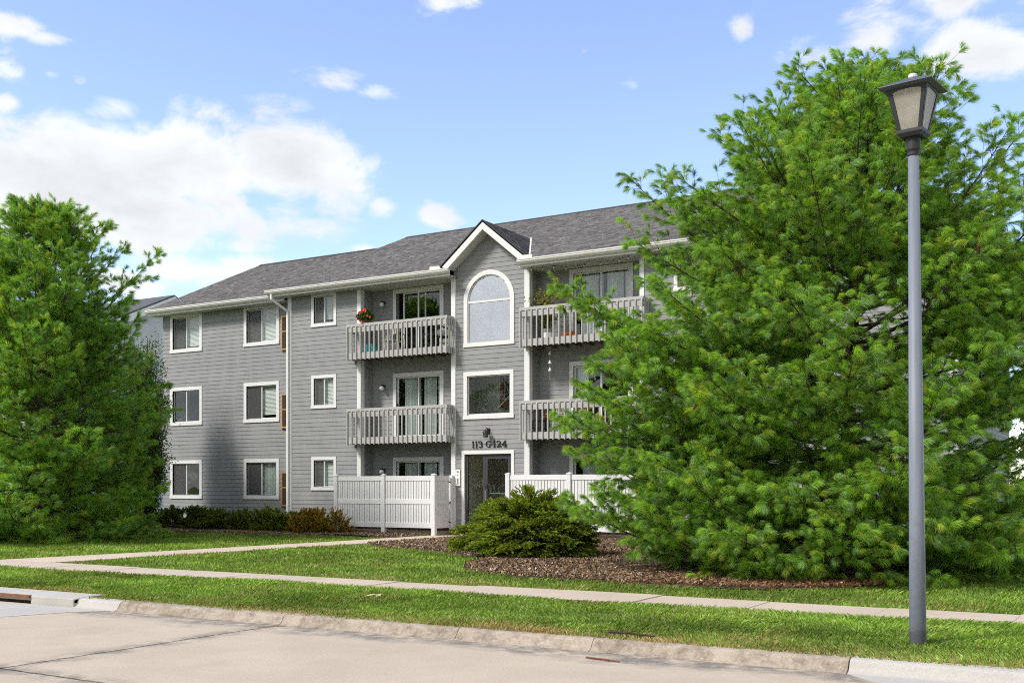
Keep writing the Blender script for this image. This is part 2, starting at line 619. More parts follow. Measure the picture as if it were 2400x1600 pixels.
def back_wall(name, x0, x1, y, z0, z1, holes):
    mb = MB()
    zs = sorted(set([z0, z1] + [h[2] for h in holes] + [h[3] for h in holes]))
    zs = [z for z in zs if z0 <= z <= z1]
    for a, b in zip(zs[:-1], zs[1:]):
        for s0, s1 in minus(x0, x1, [(h[0], h[1]) for h in holes if h[2] < b - 1e-4 and h[3] > a + 1e-4]):
            mb.box(s0, s1, y, y + BW, a, b)
    return mb


def courses(z0, z1):
    k = 0
    while z0 + k * EXP < z1 - 0.03:
        yield z0 + k * EXP
        k += 1


def lap(wall, x0, x1, y, z0, z1, blocks, single=True, half=None, joints=()):
    """lap siding on a wall facing -Y; blocks are (x0,x1,z0,z1) kept free; half(z) limits the half width (gable)"""
    joined = MB()
    for zb in courses(z0, z1):
        zc = zb + EXP * 0.5
        a, b = x0, x1
        if half:
            hw = half(zb + 0.02)
            a, b = max(a, -hw), min(b, hw)
            if b - a < 0.05:
                continue
        segs = minus(a, b, [(h[0], h[1]) for h in blocks if h[2] - 0.05 < zc < h[3] + 0.05])
        out = []
        for s0, s1 in segs:
            if s1 - s0 > 3.4:          # long runs are two lengths butted together
                c = s0 + (s1 - s0) * rb.uniform(0.35, 0.65)
                out += [(s0, c - 0.0015), (c + 0.0015, s1)]
            else:
                out.append((s0, s1))
        for s0, s1 in out:
            if single:
                o = bpy.data.objects.new('siding_board', BOARD)
                o.location = (s0, y, zb)
                o.scale = (s1 - s0, 1, 1)
                link(o, wall)
            else:
                h = EXP + 0.012
                joined.prx([(y, zb), (y - 0.017, zb), (y - 0.005, zb + h), (y, zb + h)], s0, s1)
    if joined.v:
        obj('siding_courses', joined, M['siding'], wall, kind='stuff')


def side_lap(wall, x, y0, y1, z0, z1, sgn):
    mb = MB()
    for zb in courses(z0, z1):
        h = EXP + 0.012
        mb.pry([(x, zb), (x + sgn * 0.017, zb), (x + sgn * 0.005, zb + h), (x, zb + h)], y0, y1)
    obj('siding_courses', mb, M['siding'], wall, kind='stuff')


# ---- windows
def casing(mb, x0, x1, z0, z1, y, w=0.13, d=0.032):
    mb.box(x0, x1, y - d, y + 0.01, z1 - w, z1)
    mb.box(x0 - 0.012, x1 + 0.012, y - d - 0.012, y + 0.01, z0, z0 + w * 0.95)
    mb.box(x0, x0 + w, y - d + 0.002, y + 0.01, z0 + w * 0.95, z1 - w)
    mb.box(x1 - w, x1, y - d + 0.002, y + 0.01, z0 + w * 0.95, z1 - w)


def slider_window(x0, x1, z0, z1, y, w, left='screen', right='blind', drop_l=1.0, drop_r=1.0, glass='glass'):
    """outer casing x0..x1, z0..z1; two sashes"""
    mb = MB()
    casing(mb, x0, x1, z0, z1, y, w)
    win = obj('window', mb, M['trim'], B, bevel=0.004)
    a, b, c, d = x0 + w, x1 - w, z0 + w * 0.95, z1 - w
    xm = (a + b) / 2
    f = 0.035
    mb = MB()
    for (p, q, yy) in ((a, xm + 0.02, y + 0.045), (xm - 0.02, b, y + 0.015)):
        mb.box(p, q, yy, yy + 0.028, c, c + f)
        mb.box(p, q, yy, yy + 0.028, d - f, d)
        mb.box(p, p + f, yy, yy + 0.028, c + f, d - f)
        mb.box(q - f, q, yy, yy + 0.028, c + f, d - f)
    obj('sash', mb, M['trim'], win)
    # reveal
    mb = MB()
    mb.box(a - 0.02, a, y + 0.005, y + 0.1, c, d)
    mb.box(b, b + 0.02, y + 0.005, y + 0.1, c, d)
    mb.box(a, b, y + 0.005, y + 0.1, d, d + 0.02)
    mb.box(a, b, y + 0.005, y + 0.1, c - 0.02, c)
    obj('jamb', mb, M['trim'], win)
    for (p, q, yy) in ((a + f, xm - 0.015, y + 0.058), (xm + 0.015, b - f, y + 0.028)):
        obj('pane', MB().box(p, q, yy, yy + 0.004, c + f, d - f), M[glass], win)
    if left == 'screen' or left == 'screen_only':
        obj('insect_screen', MB().box(a + f, xm - 0.02, y + 0.030, y + 0.033, c + f, d - f), M['screen'], win)
    for side, dr in ((0, drop_l), (1, drop_r)):
        kindc = left if side == 0 else right
        if dr <= 0 or kindc in ('none', 'screen_only'):
            continue
        p, q = (a + 0.01, xm) if side == 0 else (xm, b - 0.01)
        zb = d - (d - c) * dr
        if kindc == 'drape':
            obj('curtain', wave_sheet(p, q, zb, d - 0.02, y + 0.13, 0.025, 9), M['curtain'], win, smooth=True)
        else:
            mbb = MB()
            n = max(3, int((d - zb) / 0.045))
            for i in range(n):
                zz = d - 0.02 - (i + 0.5) * (d - zb) / n
                mbb.add([(p, y + 0.105, zz - 0.022), (q, y + 0.105, zz - 0.022), (q, y + 0.118, zz + 0.022), (p, y + 0.118, zz + 0.022)], [(0, 1, 2, 3)])
            obj('blind', mbb, M['blind'], win)
    return win


def wave_sheet(x0, x1, z0, z1, y, amp, n, lean=0.0):
    mb = MB()
    k = n * 6
    vs = []
    for j, z in enumerate((z0, z1)):
        for i in range(k + 1):
            u = i / k
            vs.append((x0 + (x1 - x0) * u, y + amp * math.sin(u * n * 2 * math.pi) + amp * 0.4 * math.sin(u * n * 5.3), z))
    fs = [(i, i + 1, k + 2 + i, k + 1 + i) for i in range(k)]
    return mb.add(vs, fs)


def patio_door(x0, x1, z0, z1, y, w=0.13, cover=('drape', 'drape'), open_gap=0.0, glass='glass'):
    mb = MB()
    d_ = 0.035
    mb.box(x0, x1, y - d_, y + 0.01, z1 - w, z1)
    mb.box(x0, x0 + w, y - d_ + 0.002, y + 0.01, z0, z1 - w)
    mb.box(x1 - w, x1, y - d_ + 0.002, y + 0.01, z0, z1 - w)
    dr = obj('sliding_door', mb, M['trim'], B, bevel=0.004)
    a, b, c, d = x0 + w, x1 - w, z0 + 0.04, z1 - w
    xm = (a + b) / 2
    f = 0.06
    mb = MB()
    mb.box(a, b, y, y + 0.09, z0, c)
    for (p, q, yy) in ((a + open_gap, xm + 0.03 + open_gap, y + 0.045), (xm - 0.03, b, y + 0.008)):
        mb.box(p, q, yy, yy + 0.032, c, c + f)
        mb.box(p, q, yy, yy + 0.032, d - f * 0.7, d)
        mb.box(p, p + f * 0.8, yy, yy + 0.032, c + f, d - f * 0.7)
        mb.box(q - f * 0.8, q, yy, yy + 0.032, c + f, d - f * 0.7)
    obj('door_frame', mb, M['trim'], dr)
    for (p, q, yy) in ((a + f * 0.8 + open_gap, xm + open_gap - 0.02, y + 0.06), (xm + 0.02, b - f * 0.8, y + 0.022)):
        obj('pane', MB().box(p, q, yy, yy + 0.005, c + f, d - f * 0.7), M[glass], dr)
    obj('door_handle', MB().box(a + 0.012 + open_gap, a + 0.036 + open_gap, y + 0.0, y + 0.045, z0 + 0.95, z0 + 1.15), M['dark_metal'], dr)
    if cover[0] == 'drape':
        obj('curtain', wave_sheet(a + 0.22, xm - 0.16, c + 0.03, d - 0.04, y + 0.17, 0.03, 8), M['curtain'], dr, smooth=True)
        obj('curtain', wave_sheet(xm - 0.10, xm, c + 0.03, d - 0.04, y + 0.17, 0.02, 2), M['curtain'], dr, smooth=True)
    if cover[1] == 'drape':
        obj('curtain', wave_sheet(xm + 0.12, b - 0.25, c + 0.03, d - 0.04, y + 0.17, 0.03, 8), M['curtain'], dr, smooth=True)
        obj('curtain', wave_sheet(b - 0.20, b, c + 0.03, d - 0.04, y + 0.17, 0.02, 2), M['curtain'], dr, smooth=True)
    if cover[0] == 'half':
        obj('curtain', wave_sheet(a + 0.05, a + 0.42, c + 0.03, d - 0.04, y + 0.17, 0.03, 5), M['curtain'], dr, smooth=True)
    return dr


# ---- wall shells and siding
LW0, LW1 = -15.15, -8.06           # left wing
ML0, ML1 = -8.06, -5.05            # wall left of the left recess
BY0, BY1 = -1.32, 1.32             # entrance bay
RC = 0.58                          # depth of the balcony recess

wins_A = [(-10.93, -9.23, 1.28 + k * ST, 2.725 + k * ST) for k in range(3)]
wins_B = [(-14.73, -13.05, 1.28 + k * ST, 2.725 + k * ST) for k in range(3)]
wins_S = [(-7.09, -6.01, 1.60 + k * ST, 2.725 + k * ST) for k in range(3)]


def opening(w, c=0.13):
    return (w[0] + c, w[1] - c, w[2] + c * 0.95, w[3] - c)


lw = obj('wall', back_wall('wall', LW0, LW1, LWY, Z0, ZS + 0.1, [opening(w) for w in wins_A + wins_B]), M['siding'], B)
lap(lw, LW0, LW1, LWY, Z0, ZS, [opening(w) for w in wins_A + wins_B])
ml = obj('wall', back_wall('wall', ML0, ML1, 0.0, Z0, ZS + 0.1, [opening(w, 0.11) for w in wins_S]), M['siding'], B)
lap(ml, ML0 + 0.02, ML1, 0.0, Z0, ZS, [opening(w, 0.11) for w in wins_S])

# entrance bay wall with gable top
ARC_C, ARC_R = -0.025, 0.775       # arched glass opening
arch = (ARC_C - ARC_R, ARC_C + ARC_R, 6.15, 7.42)
sq = (-0.81, 0.73, 3.92, 5.12)
door = (-0.90, 0.77, 0.36, 2.72)
bay = back_wall('wall', BY0, BY1, 0.0, Z0, 7.42, [arch, sq, (door[0], door[1], Z0, door[3])])
N = 24
for i in range(N):                 # round the arch
    a0 = math.pi * i / N
    a1 = math.pi * (i + 1) / N
    xa, xb = ARC_C + ARC_R * math.cos(a1), ARC_C + ARC_R * math.cos(a0)
    zt = 7.42 + ARC_R * min(math.sin(a0), math.sin(a1))
    bay.box(xa, xb, 0.0, BW, zt + 0.03, 8.25)
bay.box(BY0, arch[0], 0.0, BW, 7.42, 8.25)
bay.box(arch[1], BY1, 0.0, BW, 7.42, 8.25)
bay.pry([(BY0, 8.25), (BY1, 8.25), (BY1, 8.45), (0.0, 9.53), (BY0, 8.45)], 0.0, BW)
bw = obj('wall', bay, M['siding'], B)
blocks = [sq, (door[0], door[1], 0.0, door[3])]
for zb in courses(Z0, 9.5):
    zc = zb + EXP / 2
    if 6.15 - 0.05 < zc < 8.20:
        hw = ARC_R if zc < 7.42 else math.sqrt(max(0.0, ARC_R ** 2 - (zc - 7.42) ** 2))
        if hw > 0.05:
            blocks.append((ARC_C - hw - 0.02, ARC_C + hw + 0.02, zb + 0.05, zb + EXP - 0.05))
lap(bw, BY0 + 0.06, BY1 - 0.06, 0.0, Z0, 9.46, blocks, half=lambda z: max(0.0, (9.50 - z) / 0.82) if z > 8.3 else 9.0)

# right part of the front: mostly behind the pine
wins_R = [(6.01, 7.09, 1.60 + k * ST, 2.725 + k * ST) for k in range(3)]
mr_ = obj('wall', back_wall('wall', 5.05, 8.06, 0.0, Z0, ZS + 0.1, [opening(w, 0.11) for w in wins_R]), M['siding'], B)
lap(mr_, 5.05, 8.04, 0.0, Z0, ZS, [opening(w, 0.11) for w in wins_R], single=False)
wins_RA = [(9.23, 10.93, 1.28 + k * ST, 2.725 + k * ST) for k in range(3)]
rw = obj('wall', back_wall('wall', 8.06, 13.22, LWY, Z0, ZS + 0.1, [opening(w) for w in wins_RA]), M['siding'], B)
lap(rw, 8.06, 13.16, LWY, Z0, ZS, [opening(w) for w in wins_RA], single=False)
ends = obj('wall', MB().box(13.22 - BW, 13.22, LWY + BW, 12.0, Z0, ZS + 0.1), M['siding'], B)
side_lap(ends, 13.22, LWY + 0.06, 12.0, Z0, ZS, 1)
obj('wall', MB().box(LW0, LW0 + BW, LWY + BW, 12.0, Z0, ZS + 0.1), M['siding'], B)
obj('wall', MB().box(LW0, 13.2, 12.0, 12.15, Z0, ZS + 0.1), M['siding'], B)
# short returns where the middle block stands forward of the wings
obj('wall', MB().box(ML0, ML0 + BW, BW, LWY, Z0, ZS + 0.1), M['siding'], B)
obj('wall', MB().box(8.06 - BW, 8.06, BW, LWY, Z0, ZS + 0.1), M['siding'], B)

# recesses behind the balconies
SLD_L, SLD_R = (-4.09, -2.08), (2.45, 4.52)
for (x0, x1, sl) in ((-5.05, -1.32, SLD_L), (1.32, 5.05, SLD_R)):
    holes = [(sl[0] + 0.13, sl[1] - 0.13, 0.55 + k * ST, 2.55 + k * ST) for k in range(3)]
    w_ = obj('wall', back_wall('wall', x0, x1, RC, Z0, ZS + 0.12, holes), M['siding'], B)
    lap(w_, x0 + 0.16, x1 - 0.16, RC, Z0, ZS + 0.05, holes, single=False)
    wl = obj('wall', MB().box(x0 - 0.08, x0 + 0.07, BW, RC, Z0, ZS + 0.1), M['siding'], B)
    side_lap(wl, x0 + 0.07, 0.16, RC - 0.05, Z0, ZS + 0.05, 1)
    wr = obj('wall', MB().box(x1 - 0.07, x1 + 0.08, BW, RC, Z0, ZS + 0.1), M['siding'], B)
    obj('inside_corner', MB().box(x0 + 0.07, x0 + 0.115, RC - 0.045, RC - 0.002, Z0, ZS + 0.04), M['siding'], B)

# corner boards and recess posts (white)
def vboard(x0, x1, y0, y1, z0=Z0, z1=ZS):
    return obj('corner_board', MB().box(x0, x1, y0, y1, z0, z1), M['trim'], B, bevel=0.005)


vboard(-8.14, -7.97, -0.035, -0.0)
for s in (-1, 1):
    a, b = sorted((s * 5.12, s * 4.98))
    vboard(a, b, -0.035, 0.0)
    a, b = sorted((s * 1.40, s * 1.235))
    vboard(a, b, -0.035, 0.0)
vboard(-4.978, -4.955, -0.033, 0.155)
vboard(1.392, 1.415, -0.033, 0.155)
vboard(13.08, 13.25, LWY - 0.035, LWY)
vboard(13.222, 13.25, LWY, LWY + 0.15)
vboard(7.97, 8.14, -0.035, 0.0)

# brick foundation
obj('foundation', MB().box(LW0 + 0.02, LW1, LWY + 0.03, LWY + 0.15, 0.0, Z0).box(ML0 + 0.03, 8.03, 0.03, 0.15, 0.0, Z0).box(8.06, 13.2, LWY + 0.03, LWY + 0.15, 0.0, Z0).box(13.07, 13.19, LWY + .15, 12.0, 0.0, Z0), M['brick_found'], B)

# windows
specs_A = [('screen_only', 'drape', 0, 1.0), ('screen_only', 'blind', 0, 0.86), ('screen', 'blind', 1.0, 1.0)]
specs_B = [('screen_only', 'none', 0, 0), ('none', 'none', 0, 0), ('screen', 'blind', 0.9, 0.9)]
specs_S = [('screen', 'blind', 1.0, 1.0), ('screen', 'blind', 1.0, 0.95), ('screen', 'drape', 0.82, 0.85)]
for k in range(3):
    slider_window(*wins_A[k], LWY, 0.13, *specs_A[k])
    slider_window(*wins_B[k], LWY, 0.13, *specs_B[k])
    slider_window(*wins_S[k], 0.0, 0.11, *specs_S[k])
    slider_window(*wins_R[k], 0.0, 0.11, 'screen', 'blind', 1.0, 1.0)
    slider_window(*wins_RA[k], LWY, 0.13, 'screen', 'blind', 1.0, 1.0)

# arched window
mb = MB()
RO = ARC_R + 0.13
NA = 40
pts_o = [(ARC_C + RO * math.cos(math.pi * i / NA), 7.42 + RO * math.sin(math.pi * i / NA)) for i in range(NA + 1)]
pts_i = [(ARC_C + (ARC_R - .005) * math.cos(math.pi * i / NA), 7.42 + (ARC_R - .005) * math.sin(math.pi * i / NA)) for i in range(NA + 1)]
for i in range(NA):
    mb.pry([pts_i[i], pts_o[i], pts_o[i + 1], pts_i[i + 1]], -0.036, 0.02)
mb.box(ARC_C - RO, ARC_C - ARC_R + .005, -0.036, 0.02, 6.14, 7.42)
mb.box(ARC_C + ARC_R - .005, ARC_C + RO, -0.036, 0.02, 6.14, 7.42)
mb.box(ARC_C - RO - 0.01, ARC_C + RO + 0.01, -0.045, 0.02, 6.015, 6.14)
aw = obj('window', mb, M['trim'], B)
obj('mullion', MB().box(ARC_C - ARC_R, ARC_C + ARC_R, -0.01, 0.05, 7.355, 7.415), M['trim'], aw)
mb = MB()
mb.box(arch[0], arch[0] + 0.035, 0.0, 0.06, 6.14, 7.35)
mb.box(arch[1] - 0.035, arch[1], 0.0, 0.06, 6.14, 7.35)
for i in range(NA):
    q = [(ARC_C + (ARC_R - .04) * math.cos(math.pi * j / NA), 7.42 + (ARC_R - .04) * math.sin(math.pi * j / NA)) for j in (i, i + 1)]
    mb.pry([q[0], pts_i[i], pts_i[i + 1], q[1]], 0.0, 0.06)
obj('sash', mb, M['trim'], aw)
obj('pane', MB().box(arch[0] + 0.03, arch[1] - 0.03, 0.03, 0.035, 6.14, 7.36), M['glass_sky'], aw)
mb = MB()
mb.pry([(ARC_C + (ARC_R - .03) * math.cos(math.pi * i / NA), 7.41 + (ARC_R - .03) * math.sin(math.pi * i / NA)) for i in range(NA + 1)], 0.03, 0.035)
obj('pane', mb, M['glass_sky'], aw)

# square stairwell window
mb = MB()
casing(mb, -0.94, 0.86, 3.79, 5.25, 0.0, 0.13, 0.036)
sw_ = obj('window', mb, M['trim'], B, bevel=0.004)
mb = MB()
for (p, q, c, d) in ((sq[0], sq[0] + 0.03, sq[2], sq[3]), (sq[1] - 0.03, sq[1], sq[2], sq[3]), (sq[0], sq[1], sq[3] - 0.03, sq[3]), (sq[0], sq[1], sq[2], sq[2] + 0.03)):
    mb.box(p, q, 0.011, 0.06, c, d)
obj('sash', mb, M['trim'], sw_)
obj('pane', MB().box(sq[0] + 0.025, sq[1] - 0.025, 0.03, 0.035, sq[2] + 0.025, sq[3] - 0.025), M['glass_door'], sw_)

# entrance door: white casing, dark aluminium frame, side light on the left, glazed leaf on the right
mb = MB()
mb.box(-1.01, 0.88, -0.036, 0.02, 2.715, 2.82)
mb.box(-1.01, -0.905, -0.034, 0.02, 0.41, 2.715)
mb.box(0.775, 0.88, -0.034, 0.02, 0.41, 2.715)
ed = obj('entrance_door', mb, M['trim'], B, bevel=0.004)
mb = MB()
mb.box(-0.905, -0.81, 0.03, 0.10, 0.38, 2.715)
mb.box(0.70, 0.775, 0.03, 0.10, 0.38, 2.715)
mb.box(-0.81, 0.70, 0.03, 0.10, 2.66, 2.714)
mb.box(-0.26, -0.19, 0.03, 0.10, 0.38, 2.66)
mb.box(-0.81, -0.26, 0.04, 0.09, 0.98, 1.03)
mb.box(-0.81, -0.26, 0.04, 0.09, 0.38, 0.48)
obj('door_frame', mb, M['bronze'], ed)
mb = MB()
mb.box(-0.185, -0.10, 0.035, 0.085, 0.40, 2.655)
mb.box(0.63, 0.695, 0.035, 0.085, 0.40, 2.655)
mb.box(-0.10, 0.63, 0.035, 0.085, 2.57, 2.655)
mb.box(-0.10, 0.63, 0.035, 0.085, 0.40, 0.60)
leaf = obj('door_leaf', mb, M['bronze'], ed)
obj('pane', MB().box(-0.105, 0.635, 0.055, 0.061, 0.595, 2.575), M['glass_door'], ed)
obj('pane', MB().box(-0.815, -0.255, 0.055, 0.061, 0.475, 2.665), M['glass_door'], ed)
obj('pull_handle', MB().tube([(-0.145, 0.035, 1.28), (-0.145, -0.03, 1.30), (-0.145, -0.03, 1.58), (-0.145, 0.035, 1.60)], 0.014, 8), M['steel'], ed)
obj('lock', MB().box(-0.175, -0.115, 0.015, 0.035, 1.68, 1.78), M['dark_metal'], ed)
obj('push_bar', MB().box(-0.08, 0.62, 0.10, 0.13, 1.50, 1.53), M['steel'], ed)
obj('door_closer', MB().box(0.32, 0.62, 0.09, 0.14, 2.50, 2.545), M['dark_metal'], ed)

# patio doors
for k in range(3):
    z0 = 0.55 + k * ST
    patio_door(SLD_L[0], SLD_L[1], z0, z0 + 2.13, RC, cover=(('drape', 'drape'), ('drape', 'drape'), ('none', 'none'))[k], open_gap=0.0 if k < 2 else 0.24, glass='glass')
    patio_door(SLD_R[0], SLD_R[1], z0, z0 + 2.13, RC, cover=(('drape', 'drape'), ('half', 'none'), ('drape', 'drape'))[k], glass='glass')

# rooms behind the glass: floors, party walls and a back wall
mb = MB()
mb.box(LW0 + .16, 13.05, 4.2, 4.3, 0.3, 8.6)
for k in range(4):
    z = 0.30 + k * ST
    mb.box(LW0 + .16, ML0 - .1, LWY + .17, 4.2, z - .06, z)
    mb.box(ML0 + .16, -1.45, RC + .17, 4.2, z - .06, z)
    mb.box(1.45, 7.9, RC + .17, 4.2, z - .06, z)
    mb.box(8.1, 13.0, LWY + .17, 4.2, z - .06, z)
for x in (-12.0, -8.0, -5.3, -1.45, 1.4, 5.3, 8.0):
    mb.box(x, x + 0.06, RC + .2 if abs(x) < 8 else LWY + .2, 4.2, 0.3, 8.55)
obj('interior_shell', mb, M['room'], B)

# stairwell seen through the bay windows
mb = MB()
mb.box(-1.3, 1.3, 2.6, 2.66, 0.3, 8.5)
mb.box(-1.3, 1.3, 0.2, 2.6, 0.3, 0.36)
mb.box(-1.3, 1.3, 0.2, 2.6, 8.3, 8.36)
mb.box(-1.36, -1.30, 0.2, 2.6, 0.3, 8.4)
mb.box(1.30, 1.36, 0.2, 2.6, 0.3, 8.4)
mb.box(-1.3, 1.3, 0.2, 2.6, 5.62, 5.70)
mb.box(-1.3, 1.3, 0.6, 2.6, 2.92, 3.0)
obj('stairwell_shell', mb, M['stair_wall'], B)
# lower flight: shade of the open space under it painted dark, wooden edge rising right
obj('under_stair_shade', MB().pry([(-0.62, 0.37), (1.28, 0.37), (1.28, 2.85), (1.0, 2.85), (-0.62, 0.9)], 1.3, 1.5), M['stair_dark'], B)
obj('stair_stringer', MB().pry([(-0.75, 0.72), (1.06, 2.9), (0.98, 2.9), (-0.80, 0.76)], 1.26, 1.30).box(-1.29, -0.75, 1.26, 1.3, 0.72, 0.84), M['stair_wood'], B)
obj('added_landing_wall', MB().box(-1.29, 1.29, 1.30, 1.36, 3.01, 5.61), pm('landing_bright_paint', (0.78, 0.75, 0.68), 0.9, 0.05), B)  # extra wall, set forward and pale so it catches more window light
obj('landing_panel', MB().box(-0.30, 1.28, 1.10, 1.14, 4.20, 4.46).box(-0.30, -0.14, 1.10, 1.14, 4.46, 5.3), M['stair_wood'], B)
obj('landing_shade_sheet', MB().box(-0.14, 1.28, 1.20, 1.22, 4.46, 5.5), pm('landing_painted_shade', (0.16, 0.155, 0.15), 0.9, 0.05), B)  # flat dark sheet; the shade of a recess is painted into it
for i in range(6):
    obj('stair_baluster', MB().box(-0.10 + i * 0.19, -0.078 + i * 0.19, 1.04, 1.062, 4.48, 5.5), M['white_plastic'], B)
obj('stair_handrail', MB().tube([(-0.35, 0.9, 4.10), (0.30, 0.9, 4.66), (0.85, 0.9, 4.46)], 0.025, 6).box(-0.2, 1.2, 1.03, 1.07, 4.46, 4.49), M['white_plastic'], B)

# the lit ceiling lamp inside the entrance hall
cl_ = obj('ceiling_lamp', MB().lathe([(0.09, 0.0), (0.10, -0.03), (0.06, -0.06)], (0.42, 1.0, 2.90), 14), M['lamp_glow'], B)
hall = bpy.data.lights.new('hall_lamp_light', 'POINT')
hall.energy = 1.5
hall.color = (1.0, 0.86, 0.68)
hall.shadow_soft_size = 0.08
ho = bpy.data.objects.new('hall_lamp_light', hall)
ho.location = (0.42, 1.0, 2.78)
link(ho, B)

# air-conditioner sleeves with oak frames beside the corner board
for k in range(3):
    z0, z1 = 1.09 + k * ST, 2.25 + k * ST
    x0, x1 = -9.09, -8.30
    mb = MB()
    mb.box(x0, x0 + 0.05, LWY - 0.07, LWY - 0.002, z0, z1)
    mb.box(x1 - 0.05, x1, LWY - 0.07, LWY - 0.002, z0, z1)
    mb.box(x0 + 0.05, x1 - 0.05, LWY - 0.068, LWY - 0.002, z1 - 0.05, z1)
    mb.box(x0 - 0.02, x1 + 0.02, LWY - 0.09, LWY - 0.002, z0 - 0.05, z0)
    zm = z0 + (z1 - z0) * 0.52
    mb.box(x0 + 0.05, x1 - 0.05, LWY - 0.068, LWY - 0.002, zm - 0.02, zm + 0.02)
    ac = obj('air_conditioner_sleeve', mb, M['ac_wood'], B)
    obj('back_panel', MB().box(x0 + 0.05, x1 - 0.05, LWY - 0.022, LWY - 0.019, z0, z1 - .05), M['dark_metal'], ac)
    sm = MB().box(0, 0.035, -0.03, 0, 0, 1).mesh('slat')
    sm.materials.append(M['ac_slat'])
    for i in range(8):
        for (a, b) in ((z0, zm - 0.02), (zm + 0.02, z1 - 0.05)):
            o = bpy.data.objects.new('slat', sm)
            o.location = (x0 + 0.065 + i * 0.082, LWY - 0.022, a)
            o.scale = (1, 1, b - a)
            link(o, ac)


# ---- roofs
M['shingle'] = tint_mat('asphalt_shingle', 0.95, 0.003, 140.0, 0.15)
rng = np.random.default_rng(11)


def shingles(parent, pos, nrm, length, u0, u1, tabw=0.20, expo=0.142, seed=1, notch=None):
    """pos(u, s) -> point on the slope at running position u and distance s up the slope; nrm unit normal"""
    r = np.random.default_rng(seed)
    V, F, C = [], [], []
    n = int(length / expo)
    nrm = np.array(nrm)
    for i in range(n + 1):
        s0 = i * expo
        s1 = min(length, s0 + expo + 0.03)
        a, b = u0(s0), u1(s0)
        a2, b2 = u0(min(length, s0 + expo)), u1(min(length, s0 + expo))
        a, b = max(a, min(a, a2)), min(b, max(b, b2))
        if b - a < 0.05:
            continue
        u = a
        off = r.uniform(0.1, 1.0) * tabw
        while u < b - 1e-3:
            w = (tabw if u > a else off) * r.uniform(0.7, 1.3)
            ue = min(b, u + w)
            if notch is not None:
                hw = notch(s0 + expo * 0.3)
                if hw > 0 and ue > -hw and u < hw:
                    if u < -hw - 0.02:
                        ue = -hw
                    else:
                        u = max(u + 0.01, min(ue, hw))
                        if u >= ue:
                            continue
            th = r.choice([0.008, 0.016]) + r.uniform(0, 0.004)
            dj = r.uniform(-0.006, 0.006)
            g = float(np.clip(r.normal(0.128, 0.026), 0.06, 0.22))
            warm = r.uniform(-0.006, 0.008)
            p = [np.array(pos(u, s0 + dj)), np.array(pos(ue - 0.003, s0 + dj)), np.array(pos(ue - 0.003, s1)), np.array(pos(u, s1))]
            k = len(V)
            V += [p[0] + nrm * th, p[1] + nrm * th, p[2] + nrm * 0.002, p[3] + nrm * 0.002, p[0] - nrm * 0.004, p[1] - nrm * 0.004]
            F += [(k, k + 1, k + 2, k + 3), (k + 4, k + 5, k + 1, k)]
            C += [(g + warm + 0.004, g, g + 0.001, 1.0)] * 6
            u = ue
    me = np_mesh('shingles', np.array(V), np.array(F), np.array(C), M['shingle'], quads=True)
    return obj('shingles', me, None, parent, kind='stuff')


def slope_quad(pts, th=0.06):
    """roof deck: polygon with thickness downwards"""
    mb = MB()
    n = len(pts)
    mb.add(list(pts) + [(x, y, z - th) for x, y, z in pts], [tuple(range(n)), tuple(range(n, 2 * n))[::-1]] + [(i, n + i, n + (i + 1) % n, (i + 1) % n) for i in range(n)])
    return mb


EZ = 8.40
MY, MRZ = -0.55, 11.42
WY, WRZ = 0.19, 11.14
RY = 6.1


def lin(a, b, L):
    return lambda s: a + (b - a) * s / L


GP, GZ0, GX, GS = 9.77, 8.52, 1.52, 0.822


def front_slope(eave_y, ridge_z, xl0, xl1, xr0, xr1, seed, notched=False):
    dy, dz = RY - eave_y, ridge_z - EZ
    Ls = math.hypot(dy, dz)
    cy_, cz_ = dy / Ls, dz / Ls
    if notched:        # the entrance gable cuts into this slope: leave the eave open in front of the bay
        hv = (GP - EZ) / GS
        yt = eave_y + (GP - EZ) * dy / dz
        xe = 1.30
        ze = GP - GS * xe
        ye = eave_y + (ze - EZ) * dy / dz
        q = 0.012
        L_ = [(xl0, eave_y, EZ - q), (-hv, eave_y, EZ - q), (0, yt, GP - q), (0, RY, ridge_z - q), (xl1, RY, ridge_z - q)]
        R_ = [(xr0, eave_y, EZ - q), (xr1, RY, ridge_z - q), (0.0005, RY, ridge_z - q), (0.0005, yt, GP - q), (hv, eave_y, EZ - q)]
        deck = obj('roof', slope_quad(L_), M['roof_felt'], B)
        obj('roof', slope_quad(R_[::1]), M['roof_felt'], B)
        nf = lambda s_: max(0.0, (GP - (EZ + cz_ * s_)) / GS - 0.05)
    else:
        deck = obj('roof', slope_quad([(xl0, eave_y, EZ - .012), (xr0, eave_y, EZ - .012), (xr1, RY, ridge_z - .012), (xl1, RY, ridge_z - .012)]), M['roof_felt'], B)
        nf = None
    shingles(deck, lambda u, s: (u, eave_y + cy_ * s, EZ + cz_ * s), (0, -cz_, cy_), Ls, lin(xl0, xl1, Ls), lin(xr0, xr1, Ls), seed=seed, notch=nf)
    # back slope
    obj('roof', slope_quad([(xr0, 2 * RY - eave_y, EZ - .012), (xl0, 2 * RY - eave_y, EZ - .012), (xl1, RY + 0.001, ridge_z - .012), (xr1, RY + 0.001, ridge_z - .012)]), M['roof_felt'], B)
    cap = MB()
    x = xl1
    while x < xr1 - 0.05:
        e = min(xr1, x + 0.28)
        cap.prx([(RY - 0.15, ridge_z - 0.045), (RY, ridge_z + 0.03), (RY + 0.15, ridge_z - 0.045), (RY, ridge_z - 0.02)], x, e - 0.004)
        x = e
    obj('ridge_cap', cap, M['roof_felt'], B)
    return deck


